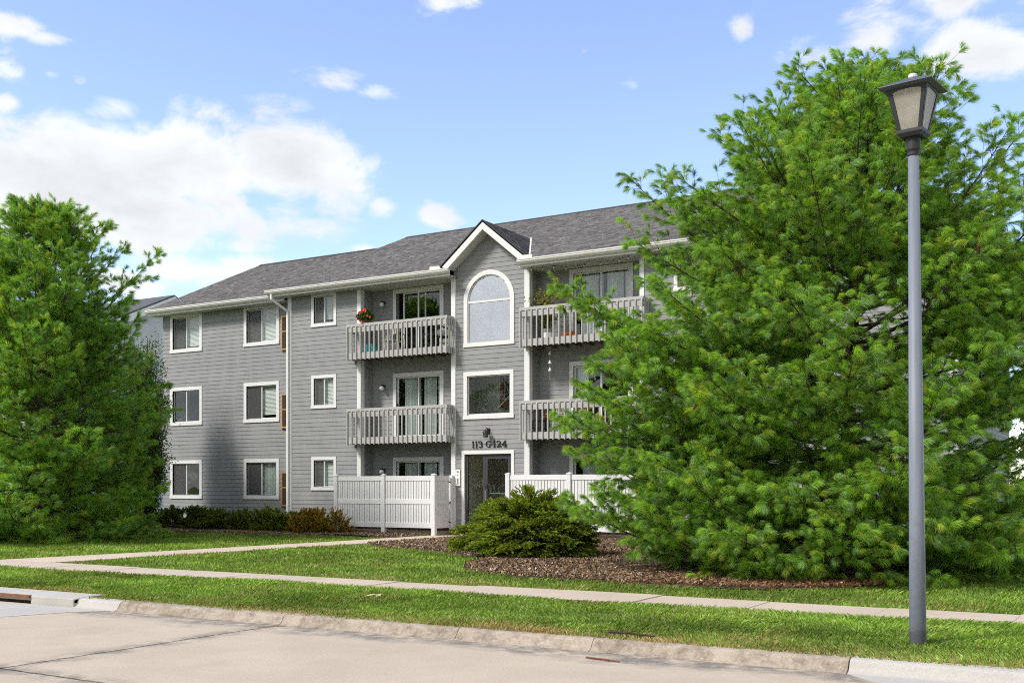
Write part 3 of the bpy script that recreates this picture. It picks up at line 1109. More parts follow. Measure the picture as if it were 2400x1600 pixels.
front_slope(MY, MRZ, -8.62, -7.58, 8.62, 7.9, 3, True)
front_slope(WY, WRZ, -15.40, -15.25, -7.6, -7.6, 4)
front_slope(WY, WRZ, 7.6, 7.6, 13.95, 8.05, 5)
# hip at the right-hand end
obj('roof', slope_quad([(13.95, WY, EZ - .012), (13.95, 2 * RY - WY, EZ - .012), (8.05, RY, WRZ - .012)]), M['roof_felt'], B)
# gable triangle under the left verge, and the white verge board
obj('wall', MB().prx([(LWY, ZS), (12.0, ZS), (RY, 10.9)], LW0 + 0.01, LW0 + 0.14), M['siding'], B)
# entrance gable
GY = -0.42
Lg = math.hypot(GX, GP - GZ0)
for s in (-1, 1):
    yv = lambda z: MY + (z - EZ) / ((MRZ - EZ) / (RY - MY)) + 0.06
    d = obj('roof', slope_quad([(0, GY, GP - .012), (s * GX, GY, GZ0 - .012), (s * GX, yv(GZ0), GZ0 - .012), (0, yv(GP), GP - .012)]), M['roof_felt'], B)
    f = (GP - GZ0) / Lg
    g = GX / Lg
    shingles(d, lambda u, t, s=s, f=f, g=g: (s * (GX - g * t), u, GZ0 + f * t), (s * f, 0, g), Lg, lambda t: GY - 0.01, lambda t, f=f: yv(GZ0 + f * t), seed=8 + s)
    vb = MB().pry([(0, GP - .03), (s * GX, GZ0 - .03), (s * 1.28, 8.425), (0, 9.485)], GY + 0.0, GY + 0.03)
    obj('verge_board', vb, M['trim'], B)
    obj('verge_edge', MB().pry([(0, GP + .012), (s * (GX + .02), GZ0 + .004), (s * (GX + .02), GZ0 - .028), (0, GP - .028)], GY - 0.02, GY + 0.03), M['roof_felt'], B)
    obj('soffit', MB().pry([(0, 9.485), (s * 1.28, 8.43), (s * 1.28, 8.405), (0, 9.46)], GY + 0.03, -0.02), M['soffit'], B)
    # rain diverter where the verge meets the gutter
    obj('rain_diverter', MB().pry([(s * 1.40, 8.39), (s * 1.82, 8.39), (s * 1.82, 8.50), (s * 1.47, 8.50)], -0.60, -0.575), M['gutter'], B)
    obj('valley_flashing', slope_quad([(s * (GX + .02), yv(GZ0) - .06, GZ0 + .03), (s * (GX + .07), yv(GZ0) - .06, GZ0 + .03), (s * 0.06, yv(GP) - 0.02, GP + .03), (s * 0.0, yv(GP) - 0.02, GP + .03)], 0.01), M['gutter'], B)

# gutters, fascia, soffits
GUT = [(0.07, 8.262), (0.0, 8.262), (-0.05, 8.325), (-0.055, 8.365), (-0.068, 8.372), (-0.068, 8.395), (-0.05, 8.395), (0.07, 8.392)]


def eave(x0, x1, ey, wall_y, mitre=0.0):
    y = ey + 0.0
    obj('gutter', MB().prx([(y + a, b) for a, b in GUT], x0, x1), M['gutter'], B)
    obj('fascia', MB().box(x0 + .02, x1 - .02, y + 0.072, y + 0.095, 8.19, 8.385), M['trim'], B)
    obj('drip_edge', MB().box(x0, x1, y - 0.03, y + 0.05, 8.401, 8.41), M['trim'], B)
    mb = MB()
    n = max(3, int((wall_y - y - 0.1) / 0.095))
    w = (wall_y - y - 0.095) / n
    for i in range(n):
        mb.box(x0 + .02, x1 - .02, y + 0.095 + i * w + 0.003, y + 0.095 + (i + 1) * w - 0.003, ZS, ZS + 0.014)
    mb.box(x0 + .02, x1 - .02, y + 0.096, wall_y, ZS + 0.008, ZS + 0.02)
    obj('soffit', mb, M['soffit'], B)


eave(-8.68, -1.14, MY, 0.0)
eave(1.30, 8.68, MY, 0.0)
eave(-15.46, -8.55, WY, LWY)
eave(8.6, 14.0, WY, LWY)
obj('gutter', MB().box(13.93, 14.04, WY, 12.0, 8.26, 8.39), M['gutter'], B)
obj('soffit', MB().box(13.2, 13.93, LWY, 12.0, ZS, ZS + .02), M['soffit'], B)
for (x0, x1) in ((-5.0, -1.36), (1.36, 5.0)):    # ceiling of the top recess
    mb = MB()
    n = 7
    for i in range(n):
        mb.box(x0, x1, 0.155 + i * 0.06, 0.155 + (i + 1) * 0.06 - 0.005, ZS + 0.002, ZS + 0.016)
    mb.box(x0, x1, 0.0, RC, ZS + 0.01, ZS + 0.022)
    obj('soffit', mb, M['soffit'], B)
# downspouts
ds = MB()
ds.box(-8.46, -8.39, -0.56, -0.49, 8.12, 8.27)
ds.tube([(-8.425, -0.525, 8.16), (-8.425, -0.525, 8.10), (-8.10, -0.08, 7.72), (-8.10, -0.08, 7.62)], 0.045, 6)
ds.box(-8.14, -8.06, -0.112, -0.037, 0.32, 7.68)
obj('downspout', ds, M['trim'], B)

# ---- balconies
baluster_me = MB().prx([(-0.02, 0.0), (0.02, 0.0), (0.02, 1.09), (0.0, 1.09), (-0.02, 1.055)], -0.017, 0.017).mesh('baluster')
baluster_me.materials.append(M['rail'])


def balcony(x0, x1, zf, nb=22):
    """zf is the finished floor of the storey"""
    zb = zf - 0.22
    q = -0.40
    mb = MB()
    n = 7
    w = (RC - q - 0.04) / n
    for i in range(n):
        mb.box(x0 + 0.03, x1 - 0.03, q + 0.04 + i * w + 0.003, q + 0.04 + (i + 1) * w - 0.003, zf - 0.06, zf - 0.025)
    b = obj('balcony', mb, M['rail'], B)
    jm = MB()
    k = 0
    x = x0 + 0.25
    while x < x1 - 0.2:
        jm.box(x, x + 0.04, q + 0.05, RC - .01, zb + 0.03, zf - 0.061)
        x += 0.42
    obj('joists', jm, M['deck_under'], b)
    # rim boards, upper rail and cap
    obj('rim_board', MB().box(x0, x1, q, q + 0.038, zb + 0.03, zb + 0.235), M['rail'], b)
    obj('rim_board', MB().box(x0, x0 + 0.038, q + 0.04, -0.037, zb + 0.03, zb + 0.235), M['rail'], b)
    obj('rim_board', MB().box(x1 - 0.038, x1, q + 0.04, -0.037, zb + 0.03, zb + 0.235), M['rail'], b)
    obj('upper_rail', MB().box(x0, x1, q, q + 0.038, zb + 0.90, zb + 1.075), M['rail'], b)
    obj('upper_rail', MB().box(x0, x0 + 0.038, q + 0.04, -0.037, zb + 0.90, zb + 1.075), M['rail'], b)
    obj('upper_rail', MB().box(x1 - 0.038, x1, q + 0.04, -0.037, zb + 0.90, zb + 1.075), M['rail'], b)
    obj('cap_rail', MB().box(x0 - 0.015, x1 + 0.015, q - 0.02, q + 0.075, zb + 1.08, zb + 1.17), M['rail'], b, bevel=0.006)
    obj('cap_rail', MB().box(x0 - 0.015, x0 + 0.075, q + 0.076, -0.037, zb + 1.08, zb + 1.17), M['rail'], b, bevel=0.006)
    obj('cap_rail', MB().box(x1 - 0.075, x1 + 0.015, q + 0.076, -0.037, zb + 1.08, zb + 1.17), M['rail'], b, bevel=0.006)
    rr = random.Random(int(x0 * 100 + zf * 7))
    for i in range(nb):
        o = bpy.data.objects.new('baluster', baluster_me)
        o.location = (x0 + 0.022 + (x1 - x0 - 0.044) * i / (nb - 1) + rr.uniform(-0.006, 0.006), q - 0.0215, zb)
        o.rotation_euler = (0, rr.uniform(-0.006, 0.006), 0)
        link(o, b)
    for (xx, rz) in ((x0 - 0.0215, -math.pi / 2), (x1 + 0.0215, math.pi / 2)):
        for yy in (-0.32, -0.20, -0.09):
            o = bpy.data.objects.new('baluster', baluster_me)
            o.location = (xx, yy, zb)
            o.rotation_euler = (0, 0, rz)
            link(o, b)
    return b


for k in (1, 2):
    balcony(-5.24, -1.30, 0.55 + 0.5 - 0.5 + k * ST, 22)
    balcony(1.30, 5.24, 0.55 + k * ST, 22)

# ---- patios, the privacy fences and the gate
for i, (x0, x1) in enumerate(((-5.3, -1.45), (1.4, 5.3))):
    o = struct(obj('patio_slab', MB().box(x0, x1, -0.75, RC + .02, 0.10, 0.34), pm('patio_concrete_%d' % i, (0.42, 0.34, 0.26), 0.9, 0.15, 5.0, 0.002, 60)))


def fence(name, label, x0, x1, y, nposts, extra=None):
    f = thing(name, label, 'fence', ((x0 + x1) / 2, y, 0.22))
    g = 0.22
    xs = [x0 + (x1 - x0) * i / (nposts - 1) for i in range(nposts)]
    for i, x in enumerate(xs):
        mb = MB().box(x - 0.064, x + 0.064, y - 0.064, y + 0.064, g - 0.05, 2.07)
        p = obj('post', mb, M['vinyl'], f, bevel=0.004)
        obj('post_cap', MB().add([(x - .072, y - .072, 2.07), (x + .072, y - .072, 2.07), (x + .072, y + .072, 2.07), (x - .072, y + .072, 2.07), (x - .072, y - .072, 2.09), (x + .072, y - .072, 2.09), (x + .072, y + .072, 2.09), (x - .072, y + .072, 2.09), (x, y, 2.125)],
                             [(0, 3, 2, 1), (0, 1, 5, 4), (1, 2, 6, 5), (2, 3, 7, 6), (3, 0, 4, 7), (4, 5, 8), (5, 6, 8), (6, 7, 8), (7, 4, 8)]), M['vinyl'], p)
    pk = MB().box(0, 0.088, -0.011, 0.011, 0.46, 2.03).mesh('picket')
    pk.materials.append(M['vinyl'])
    for a, b in zip(xs[:-1], xs[1:]):
        a += 0.064
        b -= 0.064
        pn = obj('rail', MB().box(a, b, y - 0.026, y + 0.026, 1.90, 2.05), M['vinyl'], f, bevel=0.004)
        obj('rail', MB().box(a, b, y - 0.026, y + 0.026, 1.18, 1.33), M['vinyl'], f, bevel=0.004)
        obj('rail', MB().box(a, b, y - 0.026, y + 0.026, 0.45, 0.61), M['vinyl'], f, bevel=0.004)
        n = 18
        w = (b - a) / n
        for i in range(n):
            o = bpy.data.objects.new('picket', pk)
            o.location = (a + i * w + 0.010, y, 0)
            o.scale = ((w - 0.020) / 0.088, 1, 1)
            link(o, f)
        # dark sheet behind the joints; the groove shade is in its colour
        obj('joint_backing', MB().box(a, b, y + 0.004, y + 0.006, 0.5, 2.0), M['groove_shade'], f)
    return f


M['groove_shade'] = pm('fence_groove_shade', (0.13, 0.13, 0.135), 0.6, 0.05)  # dark grey for the shade between white pickets
fl = fence('privacy_fence', 'white vinyl privacy fence around the patio beside the golden shrub', -5.24, -1.42, -0.93, 3)
# gate leaf and hinge post at the right-hand return
mb = MB().box(-1.40, -1.28, -0.155, -0.04, 0.40, 2.07)
obj('post', mb, M['vinyl'], fl, bevel=0.004)
gt = obj('gate', MB().box(-1.395, -1.345, -0.86, -0.20, 1.90, 2.045), M['vinyl'], fl)
obj('gate_rail', MB().box(-1.395, -1.345, -0.86, -0.20, 1.18, 1.33), M['vinyl'], gt)
obj('gate_rail', MB().box(-1.395, -1.345, -0.86, -0.20, 0.45, 0.61), M['vinyl'], gt)
for i in range(7):
    obj('picket', MB().box(-1.382, -1.360, -0.855 + i * 0.0935, -0.855 + i * 0.0935 + 0.084, 0.5, 2.0), M['vinyl'], gt)
for z in (0.62, 1.22, 1.86):
    obj('hinge', MB().box(-1.345, -1.335, -0.24, -0.15, z - 0.02, z + 0.02), M['dark_metal'], gt)
for i in range(1):
    obj('rail', MB().box(-5.264, -5.212, -0.86, -0.04, 1.90, 2.05).box(-5.264, -5.212, -0.86, -0.04, 1.18, 1.33).box(-5.264, -5.212, -0.86, -0.04, 0.45, 0.61).box(-5.25, -5.228, -0.86, -0.04, 0.5, 2.0), M['vinyl'], fl)
fr = fence('privacy_fence', 'white vinyl privacy fence half hidden behind the evergreen shrubs and the pine', 1.21, 5.24, -0.93, 3)
obj('rail', MB().box(1.184, 1.236, -0.86, -0.04, 1.90, 2.05).box(1.184, 1.236, -0.86, -0.04, 1.18, 1.33).box(1.184, 1.236, -0.86, -0.04, 0.45, 0.61).box(1.2, 1.222, -0.86, -0.04, 0.5, 2.0), M['vinyl'], fr)

# ---- address, lantern, intercom, globe lamps
ad = thing('address_characters', 'black address characters 113 G 124 above the entrance door', 'address sign', (0.0, -0.03, 2.92))
GL = {
    '1': [[(0.18, 0.80), (0.5, 1.0), (0.5, 0.0)], [(0.2, 0.0), (0.8, 0.0)]],
    '3': [[(0.05, 0.80), (0.15, 0.95), (0.5, 1.0), (0.85, 0.85), (0.8, 0.65), (0.45, 0.53)], [(0.45, 0.53), (0.85, 0.42), (0.95, 0.22), (0.7, 0.03), (0.4, 0.0), (0.08, 0.14)]],
    'G': [[(0.92, 0.78), (0.72, 0.97), (0.45, 1.0), (0.15, 0.8), (0.05, 0.5), (0.15, 0.2), (0.45, 0.0), (0.75, 0.05), (0.85, 0.2), (0.85, 0.45)], [(0.55, 0.45), (1.0, 0.45)]],
    '2': [[(0.08, 0.75), (0.2, 0.95), (0.5, 1.0), (0.8, 0.88), (0.85, 0.65), (0.6, 0.4), (0.1, 0.03)], [(0.1, 0.03), (0.95, 0.05), (0.98, 0.2)]],
    '4': [[(0.72, 0.0), (0.72, 1.0), (0.05, 0.32), (1.0, 0.32)], [(0.5, 0.0), (0.95, 0.0)]],
}


def glyph(ch, x0, x1, z0, h):
    mb = MB()
    for st in GL[ch]:
        P = [(x0 + (x1 - x0) * a, z0 + h * b) for a, b in st]
        for (a, b), (c, d) in zip(P[:-1], P[1:]):
            L_ = math.hypot(c - a, d - b) or 1e-6
            tx, tz_ = (c - a) / L_, (d - b) / L_
            wv = 0.0135 if abs(tz_) > 0.6 else 0.008
            nx, nz = -tz_ * wv, tx * wv
            e = 0.008
            mb.pry([(a - tx * e + nx, b - tz_ * e + nz), (a - tx * e - nx, b - tz_ * e - nz), (c + tx * e - nx, d + tz_ * e - nz), (c + tx * e + nx, d + tz_ * e + nz)], -0.042, -0.024)
    return mb


sx = lambda px: -0.62 + (px - 452) * 1.24 / 638.0
for ch, a, b, dz in (('1', 448, 494, 0), ('1', 508, 556, -0.003), ('3', 566, 645, 0), ('G', 707, 800, 0), ('1', 846, 892, 0.002), ('2', 903, 986, 0), ('4', 1000, 1090, 0)):
    obj('digit' if ch != 'G' else 'letter', glyph(ch, sx(a), sx(b), 2.925 + dz, 0.185), M['dark_metal'], ad)

la = thing('wall_lantern', 'dark caged lantern on the siding above the address characters', 'wall lamp', (-0.03, -0.02, 3.30))
obj('backplate', MB().box(-0.075, 0.015, -0.04, -0.017, 3.33, 3.50), M['dark_metal'], la)
obj('arm', MB().tube([(-0.03, -0.03, 3.42), (-0.03, -0.10, 3.49), (-0.03, -0.17, 3.50), (-0.03, -0.19, 3.44)], 0.015, 6), M['dark_metal'], la)
mb = MB().lathe([(0.012, 0.17), (0.05, 0.15), (0.095, 0.10), (0.10, 0.085)], (-0.03, -0.19, 3.28), 10)
obj('hood', mb, M['dark_metal'], la)
mb = MB()
for i in range(8):
    a = math.pi * 2 * i / 8
    mb.tube([(-0.03 + 0.085 * math.cos(a), -0.19 + 0.085 * math.sin(a), 3.37), (-0.03 + 0.062 * math.cos(a), -0.19 + 0.062 * math.sin(a), 3.21)], 0.006, 4)
for r_, z in ((0.085, 3.36), (0.078, 3.31), (0.07, 3.26), (0.062, 3.21)):
    mb.tube([(-0.03 + r_ * math.cos(math.pi * 2 * i / 12), -0.19 + r_ * math.sin(math.pi * 2 * i / 12), z) for i in range(13)], 0.006, 4, False)
obj('cage', mb, M['dark_metal'], la)
obj('shade', MB().lathe([(0.05, 0.0), (0.07, 0.15)], (-0.03, -0.19, 3.215), 10), M['grey_plastic'], la)

ic = thing('intercom_panel', 'white intercom panel on the siding left of the entrance door', 'intercom', (-1.14, -0.02, 1.74))
obj('panel', MB().box(-1.225, -1.055, -0.05, -0.017, 1.74, 2.25), M['white_plastic'], ic, bevel=0.006)
obj('speaker_grille', MB().box(-1.17, -1.11, -0.054, -0.051, 1.79, 1.98), M['grey_plastic'], ic)
obj('call_button', MB().lathe([(0.016, 0), (0.016, 0.01)], (-1.14, -0.055, 2.08), 10), M['dark_metal'], ic)
obj('name_plate', MB().box(-1.18, -1.10, -0.053, -0.051, 2.16, 2.20), M['steel'], ic)

lv = ('at the ground floor patio behind the fence', 'over the balcony of the middle storey', 'by the red flowers on the top balcony')
for k in range(3):
    g = thing('globe_lamp', 'white globe lamp on a black bracket ' + lv[k], 'wall lamp', (-4.44, RC, 4.97 + (k - 1) * ST), group='globe lamps beside the patio doors')
    zc = 4.97 + (k - 1) * ST
    obj('globe', MB().ball((-4.44, RC - 0.17, zc - 0.01), 0.078, 16, 10), M['globe'], g, smooth=True)
    obj('bracket', MB().lathe([(0.05, 0.0), (0.055, 0.03), (0.03, 0.055)], (-4.44, RC - 0.15, zc + 0.055), 12).box(-4.48, -4.40, RC - 0.14, RC - 0.018, zc + 0.04, zc + 0.10), M['dark_metal'], g)


# ------------------------------------------------------------------ ground, road, kerb, pavement
def lawn_mat(name):
    m, t, p = base_mat(name)
    L = t.links.new
    geo = nn(t, 'ShaderNodeNewGeometry')
    n1 = nn(t, 'ShaderNodeTexNoise', ins={'Scale': 0.9, 'Detail': 6.0, 'Roughness': 0.6})
    L(geo.outputs['Position'], n1.inputs['Vector'])
    n2 = nn(t, 'ShaderNodeTexNoise', ins={'Scale': 30.0, 'Detail': 5.0, 'Roughness': 0.7})
    L(geo.outputs['Position'], n2.inputs['Vector'])
    cr = nn(t, 'ShaderNodeValToRGB')
    e = cr.color_ramp.elements
    e[0].position = 0.3; e[0].color = (0.070, 0.120, 0.018, 1)
    e[1].position = 0.72; e[1].color = (0.17, 0.22, 0.05, 1)
    L(mth(t, 'ADD', mth(t, 'MULTIPLY', n1.outputs['Fac'], 0.5), mth(t, 'MULTIPLY', n2.outputs['Fac'], 0.5)), cr.inputs[0])
    L(cr.outputs[0], p.inputs['Base Color'])
    p.inputs['Roughness'].default_value = 0.95
    p.inputs['Specular IOR Level'].default_value = 0.1
    return m


M['lawn'] = lawn_mat('lawn_soil_and_turf')
M['soil'] = pm('dark_mulch_soil', (0.11, 0.076, 0.050), 0.95, 0.35, 9.0, 0.01, 30, 0.1)


def concrete_mat(name, c, stains, seams=(), edge=None):
    """worn concrete; stains: colour and thresholds; seams: (axis, position, width) dark jagged joints; edge: (y, width) dirt band along the kerb"""
    m, t, p = base_mat(name)
    L = t.links.new
    geo = nn(t, 'ShaderNodeNewGeometry')
    pos = geo.outputs['Position']
    sp = nn(t, 'ShaderNodeSeparateXYZ')
    L(pos, sp.inputs[0])
    n1 = nn(t, 'ShaderNodeTexNoise', ins={'Scale': 0.7, 'Detail': 8.0, 'Roughness': 0.62})
    n2 = nn(t, 'ShaderNodeTexNoise', ins={'Scale': 45.0, 'Detail': 5.0, 'Roughness': 0.75})
    n3 = nn(t, 'ShaderNodeTexNoise', ins={'Scale': 3.2, 'Detail': 8.0, 'Roughness': 0.7})
    for n in (n1, n2, n3):
        L(pos, n.inputs['Vector'])
    a = nn(t, 'ShaderNodeMapRange', ins={'From Min': 0.3, 'From Max': 0.7, 'To Min': 0.90, 'To Max': 1.08})
    L(n1.outputs['Fac'], a.inputs['Value'])
    b = nn(t, 'ShaderNodeMapRange', ins={'From Min': 0.3, 'From Max': 0.7, 'To Min': 0.84, 'To Max': 1.14})
    L(n2.outputs['Fac'], b.inputs['Value'])
    sc = nn(t, 'ShaderNodeVectorMath', operation='SCALE')
    sc.inputs[0].default_value = c[:3]
    L(mth(t, 'MULTIPLY', a.outputs[0], b.outputs[0]), sc.inputs['Scale'])
    cur = sc.outputs[0]

    def blend(fac, colr):
        nonlocal cur
        mx = nn(t, 'ShaderNodeMix', data_type='RGBA')
        L(fac, mx.inputs['Factor'])
        L(cur, mx.inputs[6])
        mx.inputs[7].default_value = colr
        cur = mx.outputs[2]

    for (colr, lo, hi, amt, n_scale) in stains:
        ns = nn(t, 'ShaderNodeTexNoise', ins={'Scale': n_scale, 'Detail': 9.0, 'Roughness': 0.72})
        L(pos, ns.inputs['Vector'])
        r = nn(t, 'ShaderNodeMapRange', ins={'From Min': lo, 'From Max': hi, 'To Min': 0.0, 'To Max': amt})
        L(ns.outputs['Fac'], r.inputs['Value'])
        blend(r.outputs[0], colr)
    for (axis, at, w, spread) in seams:
        co = sp.outputs[axis]
        other = sp.outputs[1 - axis]
        cb = nn(t, 'ShaderNodeCombineXYZ')
        L(other, cb.inputs[0])
        nw = nn(t, 'ShaderNodeTexNoise', ins={'Scale': 1.1, 'Detail': 6.0, 'Roughness': 0.7})
        L(cb.outputs[0], nw.inputs['Vector'])
        wob = mth(t, 'MULTIPLY', mth(t, 'SUBTRACT', nw.outputs['Fac'], 0.5), 0.16)
        d = mth(t, 'ABSOLUTE', mth(t, 'SUBTRACT', mth(t, 'SUBTRACT', co, at), wob))
        # tar smear either side, broken up by noise
        r = nn(t, 'ShaderNodeMapRange', ins={'From Min': 0.0, 'From Max': spread, 'To Min': 1.0, 'To Max': 0.0})
        L(d, r.inputs['Value'])
        brk = nn(t, 'ShaderNodeMapRange', ins={'From Min': 0.42, 'From Max': 0.58})
        L(n3.outputs['Fac'], brk.inputs['Value'])
        blend(mth(t, 'MULTIPLY', mth(t, 'MULTIPLY', r.outputs[0], brk.outputs[0]), 0.75), (0.10, 0.095, 0.09, 1))
        r2 = nn(t, 'ShaderNodeMapRange', ins={'From Min': w * 0.5, 'From Max': w, 'To Min': 0.9, 'To Max': 0.0})
        L(d, r2.inputs['Value'])
        blend(r2.outputs[0], (0.05, 0.045, 0.04, 1))
    if edge:
        y0, w, amt = edge
        d = mth(t, 'SUBTRACT', y0, sp.outputs[1])
        wv = mth(t, 'MULTIPLY', mth(t, 'SUBTRACT', n1.outputs['Fac'], 0.35), w * 5.0)
        r = nn(t, 'ShaderNodeMapRange', ins={'From Min': 0.0, 'From Max': w, 'To Min': 1.0, 'To Max': 0.0})
        L(mth(t, 'SUBTRACT', d, wv), r.inputs['Value'])
        brk = nn(t, 'ShaderNodeMapRange', ins={'From Min': 0.38, 'From Max': 0.56})
        L(n3.outputs['Fac'], brk.inputs['Value'])
        blend(mth(t, 'MULTIPLY', mth(t, 'MULTIPLY', r.outputs[0], brk.outputs[0]), amt), (0.13, 0.125, 0.115, 1))
    L(cur, p.inputs['Base Color'])
    p.inputs['Roughness'].default_value = 0.92
    p.inputs['Specular IOR Level'].default_value = 0.2
    bp = nn(t, 'ShaderNodeBump', ins={'Strength': 1.0, 'Distance': 0.004})
    L(n2.outputs['Fac'], bp.inputs['Height'])
    L(bp.outputs[0], p.inputs['Normal'])
    return m


M['road'] = concrete_mat('tan_road_concrete', (0.475, 0.398, 0.308),
                         [((0.34, 0.30, 0.25, 1), 0.56, 0.72, 0.5, 0.9), ((0.60, 0.50, 0.42, 1), 0.58, 0.72, 0.5, 2.0), ((0.16, 0.14, 0.12, 1), 0.69, 0.76, 0.6, 7.0)],
                         [(0, 8.35, 0.018, 0.30), (1, -22.0, 0.02, 0.25), (0, 17.6, 0.014, 0.12), (0, -1.0, 0.014, 0.12)], (-18.28, 0.35, 0.8))
M['kerb_old'] = concrete_mat('worn_kerb_concrete', (0.37, 0.315, 0.250),
                             [((0.15, 0.115, 0.085, 1), 0.46, 0.66, 0.75, 7.0), ((0.60, 0.53, 0.45, 1), 0.56, 0.68, 0.7, 34.0), ((0.13, 0.095, 0.06, 1), 0.50, 0.64, 0.6, 2.2), ((0.10, 0.08, 0.06, 1), 0.60, 0.70, 0.6, 22.0)])
M['kerb_new'] = concrete_mat('pale_kerb_concrete', (0.44, 0.42, 0.38), [((0.40, 0.38, 0.34, 1), 0.56, 0.72, 0.5, 1.6), ((0.22, 0.2, 0.17, 1), 0.68, 0.78, 0.5, 6.0)])
M['pave'] = concrete_mat('pavement_concrete', (0.50, 0.415, 0.33), [((0.34, 0.29, 0.24, 1), 0.56, 0.70, 0.5, 3.0), ((0.62, 0.56, 0.48, 1), 0.56, 0.68, 0.6, 22.0)])
M['walk'] = concrete_mat('walkway_concrete', (0.55, 0.45, 0.355), [((0.38, 0.32, 0.26, 1), 0.58, 0.72, 0.4, 2.0)])

# far ground sheet to the horizon
g = obj('ground', MB().add([(-900, -900, -0.06), (900, -900, -0.06), (900, 900, -0.06), (-900, 900, -0.06)], [(0, 1, 2, 3)]), M['lawn'])
struct(g)

# the lawn as one gently uneven sheet from the kerb to beyond the building
xs_ = np.concatenate([np.linspace(-120, -31, 24), np.linspace(-30, 24, 109), np.linspace(25, 120, 24)])
ys_ = np.concatenate([np.linspace(-18.16, 1.0, 78), np.linspace(1.5, 90, 30)])
V = []
for y in ys_:
    for x in xs_:
        V.append((x, y, tz(y) - 0.012 + (und(x, y) if -18.0 < y < -0.5 else 0) * (0.0 if (SW0 - .3 < y < SW1 + .3) else 1.0)))
nx_ = len(xs_)
F = [(j * nx_ + i, j * nx_ + i + 1, (j + 1) * nx_ + i + 1, (j + 1) * nx_ + i) for j in range(len(ys_) - 1) for i in range(nx_ - 1)]
me = np_mesh('lawn', np.array(V), np.array(F), None, M['lawn'], quads=True)
struct(obj('lawn', me, None, smooth=True))

# road slabs: real joints between them
road = struct(obj('road', MB().box(-150, 150, -36.5, -18.3, -0.05, -0.022), M['soil']))
for (x0, x1) in ((-60, -1.0), (-1.0, 8.35), (8.35, 17.6), (17.6, 60)):
    for (y0, y1) in ((-36.5, -29.2), (-29.2, -22.0), (-22.0, -18.26)):
        obj('road_slab', MB().box(x0 + 0.006, x1 - 0.006, y0 + 0.006, y1 - 0.006, -0.02, 0.0), M['road'], road)
struct(obj('far_verge', MB().add([(-150, -95, 0.1), (150, -95, 0.1), (150, -36.5, 0.1), (-150, -36.5, 0.1)], [(0, 1, 2, 3)]), M['lawn']))
# kerb: rolled profile in lengths
kerb = struct(obj('kerb', MB().box(-120, 120, -18.20, -18.14, -0.04, 0.04), M['soil']))
rk = random.Random(8)


def kerb_piece(x0, x1, mat, worn=True, n=None):
    prof = [(-18.33, -0.03), (-18.33, 0.004), (-18.285, 0.018), (-18.255, 0.055), (-18.235, 0.092), (-18.205, 0.117), (-18.16, 0.126), (-18.06, 0.128), (-18.06, -0.03)]
    n = n or max(2, int((x1 - x0) / 0.12))
    Vv, Ff = [], []
    k = len(prof)
    for i in range(n + 1):
        x = x0 + (x1 - x0) * i / n
        for j, (y, z) in enumerate(prof):
            a = 0.003 if worn and 2 <= j <= 6 else 0.0015
            Vv.append((x, y + rk.uniform(-a, a), z + rk.uniform(-a, a)))
    for i in range(n):
        for j in range(k):
            Ff.append((i * k + j, i * k + (j + 1) % k, (i + 1) * k + (j + 1) % k, (i + 1) * k + j))
    Ff.append(tuple(range(k)))
    Ff.append(tuple(n * k + j for j in range(k))[::-1])
    o = obj('kerb_stone', MB().add(Vv, Ff), mat, kerb)
    return o


x = 5.42
for x1 in (8.36, 10.9, 12.55, 15.12):
    kerb_piece(x + 0.004, x1 - 0.004, M['kerb_old'])
    x = x1
kerb_piece(15.128, 18.5, M['kerb_new'], False)
kerb_piece(18.51, 40.0, M['kerb_old'], True, 40)
kerb_piece(4.55, 5.412, M['kerb_new'], False)
kerb_piece(-60, 1.9, M['kerb_old'], True, 80)
# pale aprons poured with the newer kerb lengths
obj('kerb_apron', MB().prz([(15.13, -18.33), (18.5, -18.33), (18.5, -20.2), (17.0, -19.6), (15.55, -18.75)], -0.01, 0.006), M['kerb_new'], kerb)
obj('kerb_apron', MB().prz([(1.9, -18.33), (5.35, -18.33), (5.0, -18.75), (4.7, -19.55), (1.9, -20.6)], -0.01, 0.006), M['kerb_new'], kerb)
# storm drain inlet in the kerb
sd = thing('storm_drain', 'rusty kerb inlet opening in the pale concrete at the road edge', 'storm drain', (3.2, -18.3, 0.0))
mb = MB()
mb.prx([(-18.30, 0.09), (-18.27, 0.12), (-18.1, 0.135), (-17.8, 0.14), (-17.8, 0.10), (-18.30, 0.05)], 1.9, 4.55)
mb.box(3.62, 4.55, -18.31, -18.1, -0.02, 0.117)
mb.box(1.9, 2.2, -18.31, -18.1, -0.02, 0.117)
mb.box(1.9, 4.55, -17.85, -17.8, -0.5, 0.117)
obj('inlet_top', mb, M['kerb_new'], sd, bevel=0.008)
obj('inlet_lintel', MB().box(2.2, 3.62, -18.34, -18.295, 0.085, 0.128), pm('rusted_iron', (0.20, 0.085, 0.04), 0.85, 0.3, 12.0), sd)
obj('inlet_throat', MB().box(2.2, 3.62, -18.0, -17.86, -0.45, 0.10).box(2.21, 3.61, -18.30, -18.0, -0.012, -0.004), M['near_black'], sd)  # near-black block and sheet fill the opening

